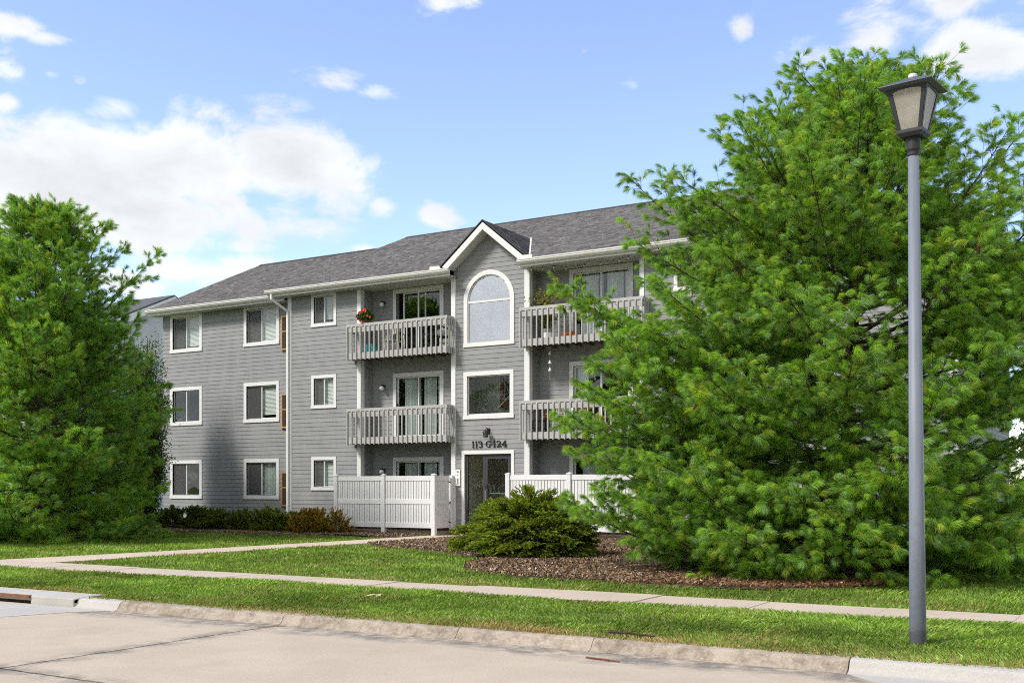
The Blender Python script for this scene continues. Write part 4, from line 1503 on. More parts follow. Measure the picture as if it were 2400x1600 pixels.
# pavement panels
pv = struct(obj('pavement', MB().box(-120, 60, SW0 + 0.03, SW1 - 0.03, 0.02, 0.125), M['soil']))
x = -31.0
i = 0
rp = random.Random(3)
while x < 24:
    w = 1.52
    mb = MB()
    dz = rp.uniform(-0.006, 0.006)
    t0, t1 = rp.uniform(-0.004, 0.004), rp.uniform(-0.004, 0.004)
    z = 0.158 + dz
    xa, xb = x + 0.005, x + w - 0.005
    mb.add([(xa, SW0, z + t0), (xb, SW0, z + t0), (xb, SW1, z + t1), (xa, SW1, z + t1), (xa, SW0, .1), (xb, SW0, .1), (xb, SW1, .1), (xa, SW1, .1)],
           [(0, 1, 2, 3), (4, 7, 6, 5), (0, 4, 5, 1), (1, 5, 6, 2), (2, 6, 7, 3), (3, 7, 4, 0)])
    obj('paving_slab', mb, M['pave'], pv, bevel=0.006)
    x += w
struct(pv)
wk = struct(obj('walkway', MB().box(-1.2, -0.9, -1.2, -0.6, 0.05, 0.15), M['soil']))
y = -14.02
while y < -0.4:
    y1 = min(-0.35, y + 1.37)
    a0, b0 = walk_x(y)
    a1, b1 = walk_x(y1)
    za, zb = tz(y) + 0.012, tz(y1) + 0.012
    ya, yb = y + 0.004, y1 - 0.004
    mb = MB().add([(a0, ya, za), (b0, ya, za), (b1, yb, zb), (a1, yb, zb), (a0, ya, 0.05), (b0, ya, 0.05), (b1, yb, 0.05), (a1, yb, 0.05)],
                  [(0, 1, 2, 3), (4, 7, 6, 5), (0, 4, 5, 1), (1, 5, 6, 2), (2, 6, 7, 3), (3, 7, 4, 0)])
    obj('walkway_slab', mb, M['walk'], wk, bevel=0.006)
    y = y1
obj('door_step', MB().box(-1.1, 0.95, -0.36, 0.06, 0.1, 0.37), M['walk'], wk)

# mulch beds: low mounds with loose chips
M['chips'] = tint_mat('mulch_chips', 0.9)


def bed(poly, n_chip, seed, red_at=None, pale=0.1):
    r = np.random.default_rng(seed)
    P = np.array(poly)
    cx_, cy_ = P.mean(0)
    rings = [1.0, 0.93, 0.7, 0.35]
    Vv = []
    for k, s in enumerate(rings):
        for (x, y) in poly:
            xx, yy = cx_ + (x - cx_) * s, cy_ + (y - cy_) * s
            Vv.append((xx, yy, tz(yy) + (0.0, 0.03, 0.055, 0.07)[k]))
    Vv.append((cx_, cy_, tz(cy_) + 0.075))
    n = len(poly)
    Ff = []
    for k in range(3):
        for i in range(n):
            Ff.append((k * n + i, k * n + (i + 1) % n, (k + 1) * n + (i + 1) % n, (k + 1) * n + i))
    for i in range(n):
        Ff.append((3 * n + i, 3 * n + (i + 1) % n, 4 * n))
    b = struct(obj('mulch_bed', MB().add(Vv, Ff), M['soil'], smooth=True))
    lo, hi = P.min(0), P.max(0)
    xs = r.uniform(lo[0], hi[0], n_chip * 2)
    ys = r.uniform(lo[1], hi[1], n_chip * 2)
    ok = inside(poly, xs, ys)
    xs, ys = xs[ok][:n_chip], ys[ok][:n_chip]
    m = len(xs)
    zs = np.interp(ys, _ty, _tz) + 0.05 + r.uniform(-0.012, 0.022, m)
    # lower near the border
    a = r.uniform(0, 2 * np.pi, m)
    ln = r.uniform(0.010, 0.036, m)
    wd = r.uniform(0.004, 0.010, m)
    tl = r.uniform(-0.02, 0.02, (m, 2))
    dx, dy = np.cos(a), np.sin(a)
    c = np.stack([xs, ys, zs], 1)
    e1 = np.stack([dx * ln, dy * ln, tl[:, 0]], 1)
    e2 = np.stack([-dy * wd, dx * wd, tl[:, 1]], 1)
    Vq = np.stack([c - e1 - e2, c + e1 - e2 * .6, c + e1 * .9 + e2, c - e1 + e2 * .8], 1).reshape(-1, 3)
    Fq = np.arange(m * 4).reshape(-1, 4)
    base = np.array([(0.195, 0.130, 0.082), (0.28, 0.190, 0.115), (0.115, 0.078, 0.052), (0.36, 0.22, 0.115), (0.52, 0.42, 0.31)])
    pr = np.array([0.36, 0.26, 0.22, 0.16 - pale / 2, pale / 2])
    pr = pr / pr.sum()
    cc = base[r.choice(5, m, p=pr)] * r.uniform(0.75, 1.25, (m, 1))
    if red_at is not None:
        d = np.hypot(xs - red_at[0], ys - red_at[1])
        f = np.clip(1.25 - d / red_at[2] + r.normal(0, 0.25, m), 0, 1)[:, None] > 0.5
        cc = np.where(f, np.array((0.25, 0.125, 0.065)) * r.uniform(0.7, 1.3, (m, 1)), cc)
    col4 = np.repeat(np.concatenate([cc, np.ones((m, 1))], 1), 4, 0)
    obj('mulch_chips', np_mesh('mulch_chips', Vq, Fq, col4, M['chips'], quads=True), None, b, kind='stuff')
    return b


bed(BED_A, 60000, 21, (13.2, -10.2, 3.4), 0.2)
bed(BED_B, 26000, 22, None, 0.3)
bed(BED_C, 18000, 23, None, 0.3)

# ------------------------------------------------------------------ grass blades
M['grass'] = foliage_mat('grass_blades', 0.30, 0.6, 0.2)


def grass(name, label, region, n_try, seed):
    r = np.random.default_rng(seed)
    x0, x1, y0, y1 = region
    N_ = n_try
    X = r.uniform(x0, x1, N_)
    Y = r.uniform(y0, y1, N_)
    cx_, cy_ = 17.5, -28.2
    # only the part in front of the camera, thinned with distance
    fx, fy = -math.sin(R(30.65)), math.cos(R(30.65))
    d = (X - cx_) * fx + (Y - cy_) * fy
    s = (X - cx_) * fy - (Y - cy_) * fx
    keep = (np.abs(s) < d * 0.50 + 1.0) & (r.uniform(0, 1, N_) < np.clip((11.0 / np.maximum(d, 1)) ** 1.6, 0, 1))
    X, Y, d = X[keep], Y[keep], d[keep]
    bad = inside(BED_A, X, Y) | inside(BED_B, X, Y) | inside(BED_C, X, Y)
    jx = r.normal(0, 0.03, len(X)) + 0.10 * (vnoise(X, Y, 0.35, 12) - 0.5)
    bad |= (Y > SW0 + 0.03 + jx) & (Y < SW1 - 0.03 + jx)
    wl = np.interp(Y, [p[0] for p in WALK_L], [p[1] for p in WALK_L])
    wr = np.interp(Y, [p[0] for p in WALK_R], [p[1] for p in WALK_R])
    bad |= (Y > SW1 - .1) & (X > wl + 0.02 + jx) & (X < wr - 0.02 + jx)
    bad |= (Y > -0.2)
    bad |= (X > 1.8) & (X < 4.65) & (Y < -17.72)
    X, Y, d = X[~bad], Y[~bad], d[~bad]
    m = len(X)
    Z = np.interp(Y, _ty, _tz) - 0.012 + 0.012 * np.sin(X * 0.55 + 1.3) * np.cos(Y * 0.7 + 0.4) + 0.006 * np.sin(X * 1.7 + Y * 1.3)
    patch = np.clip(0.5 + 0.9 * (vnoise(X, Y, 1.9, 5) - 0.5) + 0.7 * (vnoise(X, Y, 0.45, 6) - 0.5) + 0.5 * (vnoise(X, Y, 0.16, 7) - 0.5), 0, 1)
    comb = vnoise(X, Y * 2.2, 0.9, 8)
    dry = np.clip(1.2 - (Y + 18.15) / 0.9, 0, 1) * 0.65 + np.clip((vnoise(X, Y, 0.7, 9) - 0.55) * 1.6, 0, 0.4) + np.where((Y > SW1) & (Y < SW1 + .7), 0.18, 0.0)
    isdry = r.uniform(0, 1, m) < dry
    big = np.clip(d / 12.0, 1.0, 2.6)
    h = r.uniform(0.028, 0.062, m) * (0.85 + 0.4 * patch) * np.where(isdry, 0.75, 1.0) * (0.9 + 0.1 * big)
    w = r.uniform(0.0034, 0.0062, m) * big
    a = r.uniform(0, 2 * np.pi, m)
    wind = 0.25
    lean = r.uniform(0.1, 0.95, m) * h
    ox, oy = np.cos(a) * lean + (comb - 0.4) * h * 1.6, np.sin(a) * lean - (comb - 0.5) * h * 0.8
    b = r.uniform(0, 2 * np.pi, m)
    bx, by = np.cos(b) * w, np.sin(b) * w
    p0 = np.stack([X - bx, Y - by, Z], 1)
    p1 = np.stack([X + bx, Y + by, Z], 1)
    pm_ = np.stack([X + ox * 0.4 + bx * .7, Y + oy * 0.4 + by * .7, Z + h * 0.62], 1)
    p2 = np.stack([X + ox, Y + oy, Z + h * 0.95], 1)
    Vv = np.stack([p0, p1, pm_, p2], 1).reshape(-1, 3)
    k = np.arange(m)[:, None] * 4
    Ff = np.concatenate([k + np.array([[0, 1, 2]]), k + np.array([[0, 2, 3]])], 0)
    g1 = np.array((0.195, 0.310, 0.030)); g2 = np.array((0.110, 0.215, 0.022)); g3 = np.array((0.31, 0.40, 0.11)); dr = np.array((0.44, 0.345, 0.14))
    q = r.uniform(0, 1, (m, 1))
    c = np.where(q < 0.45, g1, np.where(q < 0.75, g2, g3)) * r.uniform(0.75, 1.25, (m, 1))
    mow = (np.sin((Y * 1.0 + X * 0.12) * 3.4) > 0)[:, None]
    c = c * np.where(mow, 1.07, 0.94) * (0.60 + 0.80 * patch[:, None])
    c = np.where(isdry[:, None], dr * r.uniform(0.6, 1.2, (m, 1)), c)
    c4 = np.repeat(np.concatenate([c, np.ones((m, 1))], 1), 4, 0)
    o = obj(name, np_mesh(name, Vv, Ff, c4, M['grass']), None, kind='stuff')
    return tag(o, label, 'grass')


grass('verge_grass', 'short grass of the verge strip between kerb and pavement', (-14, 19.5, -18.17, SW0 + 0.03), 480000, 31)
grass('lawn_grass', 'mown grass of the lawn between pavement and building', (-28, 20.5, SW1 - 0.03, -0.2), 1000000, 32)


# ------------------------------------------------------------------ trees and shrubs
M['leaf'] = foliage_mat('broad_leaves', 0.35, 0.5, 0.35)
M['bark'] = pm('grey_brown_bark', (0.085, 0.065, 0.048), 0.95, 0.35, 9.0, 0.006, 50, 0.1)
M['twig'] = pm('brown_twig', (0.14, 0.10, 0.065), 0.9, 0.3, 9.0, 0, 50, 0.1)
M['cone'] = pm('cone_scales', (0.16, 0.075, 0.035), 0.8, 0.35, 60.0, 0, 60, 0.2)


def norm(v):
    return v / (np.linalg.norm(v, axis=-1, keepdims=True) + 1e-9)


class Twigs:
    """collects tapered tubes; builds them in one go"""
    def __init__(s):
        s.V = []; s.F = []; s.k = 0

    def add(s, P, rad, n):
        P = np.asarray(P, float)
        d = np.gradient(P, axis=0)
        d = norm(d)
        ref = np.array((0.13, 0.21, 0.97)) if abs(d[0][2]) < 0.9 else np.array((1.0, 0.1, 0.0))
        u = norm(np.cross(d, ref))
        w = np.cross(d, u)
        an = np.arange(n) * 2 * np.pi / n
        ring = P[:, None, :] + (u[:, None, :] * np.cos(an)[None, :, None] + w[:, None, :] * np.sin(an)[None, :, None]) * np.asarray(rad)[:, None, None]
        s.V.append(ring.reshape(-1, 3))
        m = len(P)
        i = np.arange(m - 1)[:, None]
        j = np.arange(n)[None, :]
        a = s.k + i * n + j
        b = s.k + i * n + (j + 1) % n
        s.F.append(np.stack([a, b, b + n, a + n], -1).reshape(-1, 4))
        s.k += m * n

    def mesh(s, name, mat):
        return np_mesh(name, np.concatenate(s.V), np.concatenate(s.F), None, mat, quads=True)


def palette(cols, jitter=0.15, probs=None):
    cols = np.array(cols)

    def f(n, r):
        return cols[r.choice(len(cols), n, p=probs)] * r.uniform(1 - jitter, 1 + jitter, (n, 1))
    return f


def sprig_mat(name, trans, rough=0.5, spec=0.3):
    """leaf colour = the sprig's own tint (per instance) times a small needle-to-needle variation"""
    m, t, p = base_mat(name)
    L = t.links.new
    at = nn(t, 'ShaderNodeAttribute', attribute_name='tint', attribute_type='INSTANCER')
    nv = nn(t, 'ShaderNodeAttribute', attribute_name='shade', attribute_type='GEOMETRY')
    sc = nn(t, 'ShaderNodeVectorMath', operation='SCALE')
    L(at.outputs['Color'], sc.inputs[0]); L(nv.outputs['Fac'], sc.inputs['Scale'])
    L(sc.outputs[0], p.inputs['Base Color'])
    p.inputs['Roughness'].default_value = rough
    p.inputs['Specular IOR Level'].default_value = spec
    tr = nn(t, 'ShaderNodeBsdfTranslucent')
    s2 = nn(t, 'ShaderNodeVectorMath', operation='MULTIPLY')
    s2.inputs[1].default_value = (1.25, 1.2, 0.6)
    L(sc.outputs[0], s2.inputs[0]); L(s2.outputs[0], tr.inputs['Color'])
    mx = nn(t, 'ShaderNodeMixShader', ins={'Fac': trans})
    L(p.outputs[0], mx.inputs[1]); L(tr.outputs[0], mx.inputs[2])
    L(mx.outputs[0], t.nodes['Material Output'].inputs['Surface'])
    return m


M['sprig'] = sprig_mat('conifer_sprigs', 0.48, 0.40, 0.55)


def sprig(name, seed, n, nlen, nw, stem, spread, droop, flat=0.0, run=0.85, stem_r=0.0022):
    """one shoot along +Z from the origin backwards, with needles; droop is towards +X (down once placed)"""
    r = np.random.default_rng(seed)
    t = r.uniform(0, 1, n) ** 0.8
    base = np.zeros((n, 3)); base[:, 2] = -stem * run * (1 - t)
    ph = r.uniform(0, 2 * np.pi, n)
    al = r.uniform(spread[0], spread[1], n) * (1.1 - 0.55 * t)
    d = np.stack([np.cos(ph) * np.sin(al) * (1 - flat), np.sin(ph) * np.sin(al), np.cos(al)], 1)
    d[:, 0] += droop
    d = norm(d)
    ln = nlen * r.uniform(0.75, 1.12, n)
    mid = base + d * (ln * 0.55)[:, None]
    d2 = d.copy(); d2[:, 0] += droop * 1.2; d2 = norm(d2)
    tip = mid + d2 * (ln * 0.45)[:, None]
    sd = norm(np.cross(d, r.normal(0, 1, (n, 3)))) * (nw * r.uniform(0.8, 1.25, n))[:, None]
    V = np.stack([base - sd * .7, base + sd * .7, mid + sd, mid - sd, tip], 1).reshape(-1, 3)
    k = np.arange(n)[:, None] * 5
    F = np.concatenate([k + np.array([[0, 1, 2]]), k + np.array([[0, 2, 3]]), k + np.array([[3, 2, 4]])], 0)
    sh = np.repeat(r.uniform(0.75, 1.25, n), 5)
    # the woody shoot
    an = np.arange(3) * 2 * np.pi / 3
    ring = np.stack([np.cos(an) * stem_r, np.sin(an) * stem_r, 0 * an], 1)
    W = np.concatenate([ring + (0, 0, -stem), ring * 0.6])
    k0 = len(V)
    FW = np.array([[k0 + i, k0 + (i + 1) % 3, k0 + 3 + (i + 1) % 3] for i in range(3)] + [[k0 + i, k0 + 3 + (i + 1) % 3, k0 + 3 + i] for i in range(3)])
    me = np_mesh(name, np.concatenate([V, W]), np.concatenate([F, FW]), None, M['sprig'])
    me.materials.append(M['twig'])
    mi = np.zeros(len(me.polygons), np.int32); mi[len(F):] = 1
    me.polygons.foreach_set('material_index', mi)
    a_ = me.attributes.new('shade', 'FLOAT', 'POINT')
    a_.data.foreach_set('value', np.concatenate([sh, np.ones(6)]).astype(np.float32))
    return bpy.data.objects.new(name, me)          # kept out of the scene: only instanced


def sprig_set(name, k, **kw):
    return [sprig(name, 900 + i * 7 + len(name), **kw) for i in range(k)]


PINE_SPRIGS = sprig_set('pine_sprig', 7, n=116, nlen=0.155, nw=0.0016, stem=0.16, spread=(0.16, 0.90), droop=0.40, run=0.6)
PINE_SPRIGS_FAR = sprig_set('pine_sprig_far', 5, n=64, nlen=0.160, nw=0.0028, stem=0.18, spread=(0.20, 0.95), droop=0.14, run=0.55)
YEW_SPRIGS = sprig_set('yew_sprig', 5, n=74, nlen=0.036, nw=0.0032, stem=0.11, spread=(0.6, 1.25), droop=0.10, flat=0.45, run=1.0)
_ng_cache = {}


def sprig_nodes(sprigs):
    key = sprigs[0].name
    if key in _ng_cache:
        return _ng_cache[key]
    ng = bpy.data.node_groups.new('scatter_' + key, 'GeometryNodeTree')
    ng.interface.new_socket('Geometry', in_out='INPUT', socket_type='NodeSocketGeometry')
    ng.interface.new_socket('Geometry', in_out='OUTPUT', socket_type='NodeSocketGeometry')
    L = ng.links.new
    gi = ng.nodes.new('NodeGroupInput'); go = ng.nodes.new('NodeGroupOutput')
    jn = ng.nodes.new('GeometryNodeJoinGeometry')
    for o in reversed(sprigs):
        oi = ng.nodes.new('GeometryNodeObjectInfo')
        oi.inputs['Object'].default_value = o
        oi.inputs['As Instance'].default_value = True
        L(oi.outputs['Geometry'], jn.inputs[0])

    def named(n, dt):
        a = ng.nodes.new('GeometryNodeInputNamedAttribute')
        a.data_type = dt
        a.inputs['Name'].default_value = n
        return a.outputs['Attribute']
    ip = ng.nodes.new('GeometryNodeInstanceOnPoints')
    L(gi.outputs[0], ip.inputs['Points'])
    L(jn.outputs[0], ip.inputs['Instance'])
    ip.inputs['Pick Instance'].default_value = True
    L(named('pick', 'INT'), ip.inputs['Instance Index'])
    L(named('turn', 'FLOAT_VECTOR'), ip.inputs['Rotation'])
    L(named('size', 'FLOAT'), ip.inputs['Scale'])
    L(ip.outputs[0], go.inputs[0])
    _ng_cache[key] = ng
    return ng


def scatter(name, parent, P, D, S, C, sprigs, r):
    """one crown: sprigs placed at P pointing along D"""
    n = len(P)
    me = bpy.data.meshes.new(name)
    me.vertices.add(n)
    me.vertices.foreach_set('co', P.astype(np.float32).ravel())
    th = np.arccos(np.clip(D[:, 2], -1, 1))
    ph = np.arctan2(D[:, 1], D[:, 0])
    turn = np.stack([0 * th, th, ph], 1).astype(np.float32)
    me.attributes.new('turn', 'FLOAT_VECTOR', 'POINT').data.foreach_set('vector', turn.ravel())
    me.attributes.new('size', 'FLOAT', 'POINT').data.foreach_set('value', np.asarray(S, np.float32))
    me.attributes.new('pick', 'INT', 'POINT').data.foreach_set('value', r.integers(0, len(sprigs), n).astype(np.int32))
    c4 = np.concatenate([C, np.ones((n, 1))], 1).astype(np.float32)
    me.attributes.new('tint', 'FLOAT_COLOR', 'POINT').data.foreach_set('color', c4.ravel())
    o = obj(name, me, None, parent, kind='stuff')
    md = o.modifiers.new('sprigs', 'NODES')
    md.node_group = sprig_nodes(sprigs)
    return o


PINE_PAL = palette([(0.240, 0.440, 0.050), (0.310, 0.520, 0.066), (0.170, 0.335, 0.048), (0.280, 0.470, 0.155), (0.400, 0.520, 0.068)], 0.26, [0.28, 0.30, 0.16, 0.16, 0.10])


def pine(name, label, base, h, prof, seed, dz, nb, sec_step, ter_step, sprigs, top_lean=(0, 0), extra=(), e_lo=4, e_hi=58, bare=0.30, pal=PINE_PAL, ztop_whorl=0.5, z_low=0.35, sec_len=0.50, size=1.0, rag=0.72, thin=None):
    r = np.random.default_rng(seed)
    b = np.array(base, float)
    t = thing(name, label, 'tree', base)
    tw = Twigs()
    nz = 14
    zz = np.linspace(0, h * 0.97, nz)
    lean = np.array([[top_lean[0] * (z / h) ** 2, top_lean[1] * (z / h) ** 2, 0] for z in zz])
    wob = np.cumsum(r.normal(0, 0.018, (nz, 2)), 0)
    TP = b + lean + np.stack([wob[:, 0], wob[:, 1], zz], 1)
    r0 = 0.016 * h
    TW = Twigs()
    TW.add(TP, r0 * (1 - zz / h) ** 0.8 + 0.012, 8)
    TW.add([TP[0] + (0, 0, .35), TP[0] - (0, 0, 0.15)], [r0 * 0.98, r0 * 1.5], 8)
    trunk = lambda z: np.array([np.interp(z, zz, TP[:, i]) for i in range(3)])
    PT, DT = [], []
    branches = []
    z = z_low
    k = 0
    while z < h - ztop_whorl:
        n = int(r.integers(nb[0], nb[1] + 1)) + (2 if z < 2.2 else 0)
        for i in range(n):
            az = 2 * math.pi * (i / n + 0.618 * k) + r.normal(0, 0.22)
            branches.append((z + r.uniform(-0.12, 0.12), az, r.uniform(rag, 1.08), None))
        for i in range(3):
            branches.append((z + r.uniform(0.1, 0.3), r.uniform(0, 2 * math.pi), r.uniform(0.45, 0.85), None))
        z += dz * r.uniform(0.8, 1.2) * (1.0 - 0.25 * z / h)
        k += 1
    for (z_, az_, L_, e_) in extra:
        branches.append((z_, az_, L_, e_))
    for i in range(5):
        branches.append((h * 0.93 + r.uniform(-0.1, 0.1), r.uniform(0, 2 * math.pi), -r.uniform(0.5, 0.9), R(r.uniform(55, 80))))
    UP = np.array((0, 0, 1.0))
    for (zb, az, f, el) in branches:
        zb = max(0.25, min(zb, h * 0.96))
        p0 = trunk(zb)
        if el is None:
            L = prof(zb) * f * (thin(az, zb) if thin else 1.0)
            q = zb / h
            el = R(e_lo + (e_hi - e_lo) * q ** 1.3 + r.normal(0, 5))
        else:
            L = abs(f)
        L = max(L, 0.25)
        hd = np.array((math.cos(az), math.sin(az), 0.0))
        ns = max(5, int(L / 0.35))
        s = np.linspace(0, 1, ns)
        curl = r.uniform(0.02, 0.17) * L * (1 if zb / h < 0.75 else 0.4)
        sag = r.uniform(0.05, 0.16) * L * max(0.0, 1 - zb / h * 1.3)
        P = p0 + np.outer(s * L * math.cos(el), hd) + np.stack([0 * s, 0 * s, s * L * math.sin(el) + curl * s ** 2.4 - sag * np.sin(s * math.pi)], 1)
        sd = np.array((-hd[1], hd[0], 0.0))
        P += np.outer(np.sin(s * r.uniform(2, 5) + r.uniform(0, 6)) * 0.035 * L * s, sd)
        P[:, 2] = np.maximum(P[:, 2], 0.33)
        tw.add(P, (0.008 + 0.0065 * L) * (1 - s) ** 0.8 + 0.003, 5)
        dirs = norm(np.gradient(P, axis=0))
        nsec = int(L * (1 - bare) / sec_step)
        for j in range(nsec + 1):
            sj = bare + (1 - bare) * (j + r.uniform(0, 0.6)) / (nsec + 1)
            pj = np.array([np.interp(sj, s, P[:, i]) for i in range(3)])
            dj = norm(np.array([np.interp(sj, s, dirs[:, i]) for i in range(3)]))
            sv = norm(np.cross(dj, UP))
            upv = np.cross(sv, dj)
            for sg in (-1, 1):
                if r.uniform() < 0.08:
                    continue
                an = R(r.uniform(35, 68))
                d2 = norm(dj * math.cos(an) + sg * sv * math.sin(an) + upv * r.uniform(-0.32, 0.5))
                l2 = min(((1 - sj) * L * sec_len + 0.24) * r.uniform(0.6, 1.15), 1.5)
                m2 = max(3, int(l2 / 0.2))
                s2 = np.linspace(0, 1, m2)
                P2 = pj + np.outer(s2 * l2, d2)
                P2[:, 2] += 0.16 * l2 * s2 ** 2 * r.uniform(-0.5, 1.2)
                P2 += np.outer(0.12 * l2 * s2 ** 2, dj)
                P2[:, 2] = np.maximum(P2[:, 2], 0.24)
                tw.add(P2, 0.0070 * (1 - s2 * 0.7) * (0.6 + 0.4 * l2), 3)
                dd2 = norm(np.gradient(P2, axis=0))
                nt = max(2, int(l2 * 0.85 / ter_step))
                sq_ = 0.15 + 0.85 * (np.arange(nt) + r.uniform(0.1, 0.9, nt)) / nt
                pq = np.stack([np.interp(sq_, s2, P2[:, i]) for i in range(3)], 1)
                dq = dd2[np.minimum(m2 - 1, (sq_ * m2).astype(int))]
                sdq = norm(np.cross(dq, UP))
                sg2 = np.where(np.arange(nt) % 2, 1.0, -1.0)[:, None]
                a2 = R(1) * r.uniform(22, 62, nt)[:, None]
                up2 = np.zeros((nt, 3)); up2[:, 2] = r.uniform(-0.5, 0.45, nt)
                d3 = norm(dq * np.cos(a2) + sg2 * sdq * np.sin(a2) + up2)
                tip = pq + d3 * r.uniform(0.08, 0.22, nt)[:, None]
                PT += [tip, P2[-1:]]
                DT += [d3, dd2[-1:]]
        # along the outer half of the branch itself
        nm = max(2, int(L * 0.55 / 0.16))
        sm = r.uniform(0.5, 1.0, nm)
        pm2 = np.stack([np.interp(sm, s, P[:, i]) for i in range(3)], 1)
        dm = np.stack([np.interp(sm, s, dirs[:, i]) for i in range(3)], 1) + r.normal(0, 0.45, (nm, 3)) + (0, 0, 0.25)
        PT += [pm2 + norm(dm) * 0.12, P[-1:], P[-1:] - dirs[-1:] * 0.14]
        DT += [norm(dm), dirs[-1:], dirs[-1:]]
    PT.append(TP[-1:] + (0, 0, 0.15)); DT.append(np.array([(0, 0, 1.0)]))
    PT, DT = np.concatenate(PT), norm(np.concatenate(DT))
    PT[:, 2] = np.maximum(PT[:, 2], base[2] + 0.06)
    C = pal(len(PT), r)
    S = r.uniform(0.8, 1.15, len(PT)) * size
    obj('trunk', TW.mesh('trunk', M['bark']), None, t, smooth=True)
    obj('branches', tw.mesh('branches', M['bark']), None, t, kind='stuff')
    scatter('crown', t, PT, DT, S, C, sprigs, r)
    print(name, 'sprigs', len(PT))
    return t, PT, DT


def prof_of(tab):
    zs = [a for a, _ in tab]
    rs = [b for _, b in tab]
    return lambda z: float(np.interp(z, zs, rs))


# the big pine beside the lamp post
PR = prof_of([(0.2, 3.7), (0.9, 4.2), (2.3, 4.5), (3.8, 4.5), (5.0, 4.0), (6.0, 3.3), (7.0, 2.3), (8.0, 1.4), (8.8, 0.8), (9.6, 0.4)])
RP = (12.65, -8.4, 0.2)
aim = lambda px: None
ex = [(3.7, R(209), 5.4, R(6)), (3.4, R(214), 4.9, R(6)), (1.9, R(206), 5.2, R(3)), (0.8, R(200), 5.0, R(0)), (0.9, R(218), 5.0, R(0)),
      (4.7, R(205), 3.9, R(30)), (5.3, R(212), 2.7, R(44)), (5.2, R(226), 2.8, R(40)),
      (5.4, R(150), 3.0, R(44)), (5.6, R(238), 3.0, R(44)), (5.2, R(60), 2.3, R(40)), (6.2, R(195), 2.1, R(54)), (3.7, R(25), 4.4, R(18)), (3.8, R(38), 4.8, R(22)), (4.0, R(30), 4.9, R(28)),
      (0.6, R(240), 4.3, R(-2)), (0.7, R(262), 4.2, R(-1)), (0.6, R(282), 4.1, R(-2)), (0.7, R(305), 4.2, R(-1)), (0.6, R(325), 4.2, R(0)), (1.2, R(252), 4.2, R(1)), (1.3, R(272), 4.1, R(1)), (1.3, R(295), 4.1, R(2)), (1.2, R(227), 4.6, R(1)),
      (1.5, R(213), 4.9, R(3)), (2.2, R(220), 4.8, R(4)), (2.6, R(212), 4.8, R(5)), (2.9, R(226), 4.7, R(8)), (2.4, R(235), 4.5, R(6)), (3.2, R(236), 4.4, R(10)), (1.6, R(240), 4.5, R(3)), (3.0, R(205), 4.7, R(8)), (2.1, R(198), 4.9, R(4)), (4.2, R(218), 4.3, R(18)), (1.8, R(255), 4.3, R(5)), (2.6, R(262), 4.2, R(8)), (2.5, R(285), 4.2, R(8)), (2.0, R(300), 4.2, R(5)), (3.6, R(310), 4.0, R(14)), (4.2, R(325), 3.7, R(20)), (3.2, R(332), 4.2, R(12)), (4.5, R(300), 3.3, R(26)), (3.9, R(345), 4.0, R(16)), (4.0, R(288), 3.6, R(20))]
rpine, Pt, Dt = pine('pine_tree', 'tall full white pine with hanging cones behind the grey lamp post', RP, 8.6, PR, 101, 0.46, (6, 7), 0.20, 0.105, PINE_SPRIGS, bare=0.32, e_lo=-3, e_hi=56, top_lean=(0.75, 0.42), extra=ex, thin=lambda a, z: 1.0 - 0.38 * max(0.0, math.cos(a - R(30))) * min(1.0, max(0.0, (z - 3.8) / 2.0)))

# hanging cones, most of them high in the crown
cm = MB()
rc = random.Random(4)
for i in range(11):
    z = -0.012 * i
    rr = 0.010 + 0.018 * math.sin(math.pi * (i + 0.7) / 11.5)
    for j in range(7):
        a = 2 * math.pi * (j / 7 + 0.5 * (i % 2))
        ca, sa = math.cos(a), math.sin(a)
        w = 0.010
        cm.add([(0.3 * rr * ca, 0.3 * rr * sa, z), (rr * ca - w * sa, rr * sa + w * ca, z - 0.010), (rr * 1.12 * ca, rr * 1.12 * sa, z - 0.015), (rr * ca + w * sa, rr * sa - w * ca, z - 0.010)], [(0, 1, 2, 3)])
cm.lathe([(0.004, 0.03), (0.010, 0.0), (0.018, -0.06), (0.008, -0.13)], (0, 0, 0), 6)
cone_me = cm.mesh('pine_cone', False)
cone_me.materials.append(M['cone'])
rr_ = np.random.default_rng(9)
hi = np.where(Pt[:, 2] > 5.2)[0]
lo = np.where((Pt[:, 2] > 2.5) & (Pt[:, 2] <= 5.2) & (Pt[:, 1] < RP[1] - 1.0))[0]
cl = list(rr_.choice(hi, 26)) + list(rr_.choice(lo, 9))
for i in cl:
    for q in range(int(rr_.integers(1, 4))):
        o = bpy.data.objects.new('pine_cone', cone_me)
        o.location = Pt[i] - Dt[i] * 0.2 + rr_.normal(0, 0.035, 3) * (1, 1, 0.4) - (0, 0, 0.04)
        o.rotation_euler = tuple(rr_.normal(0, 0.16, 2)) + (rr_.uniform(0, 6),)
        s = float(rr_.uniform(1.0, 1.35))
        o.scale = (s, s, s)
        link(o, rpine)

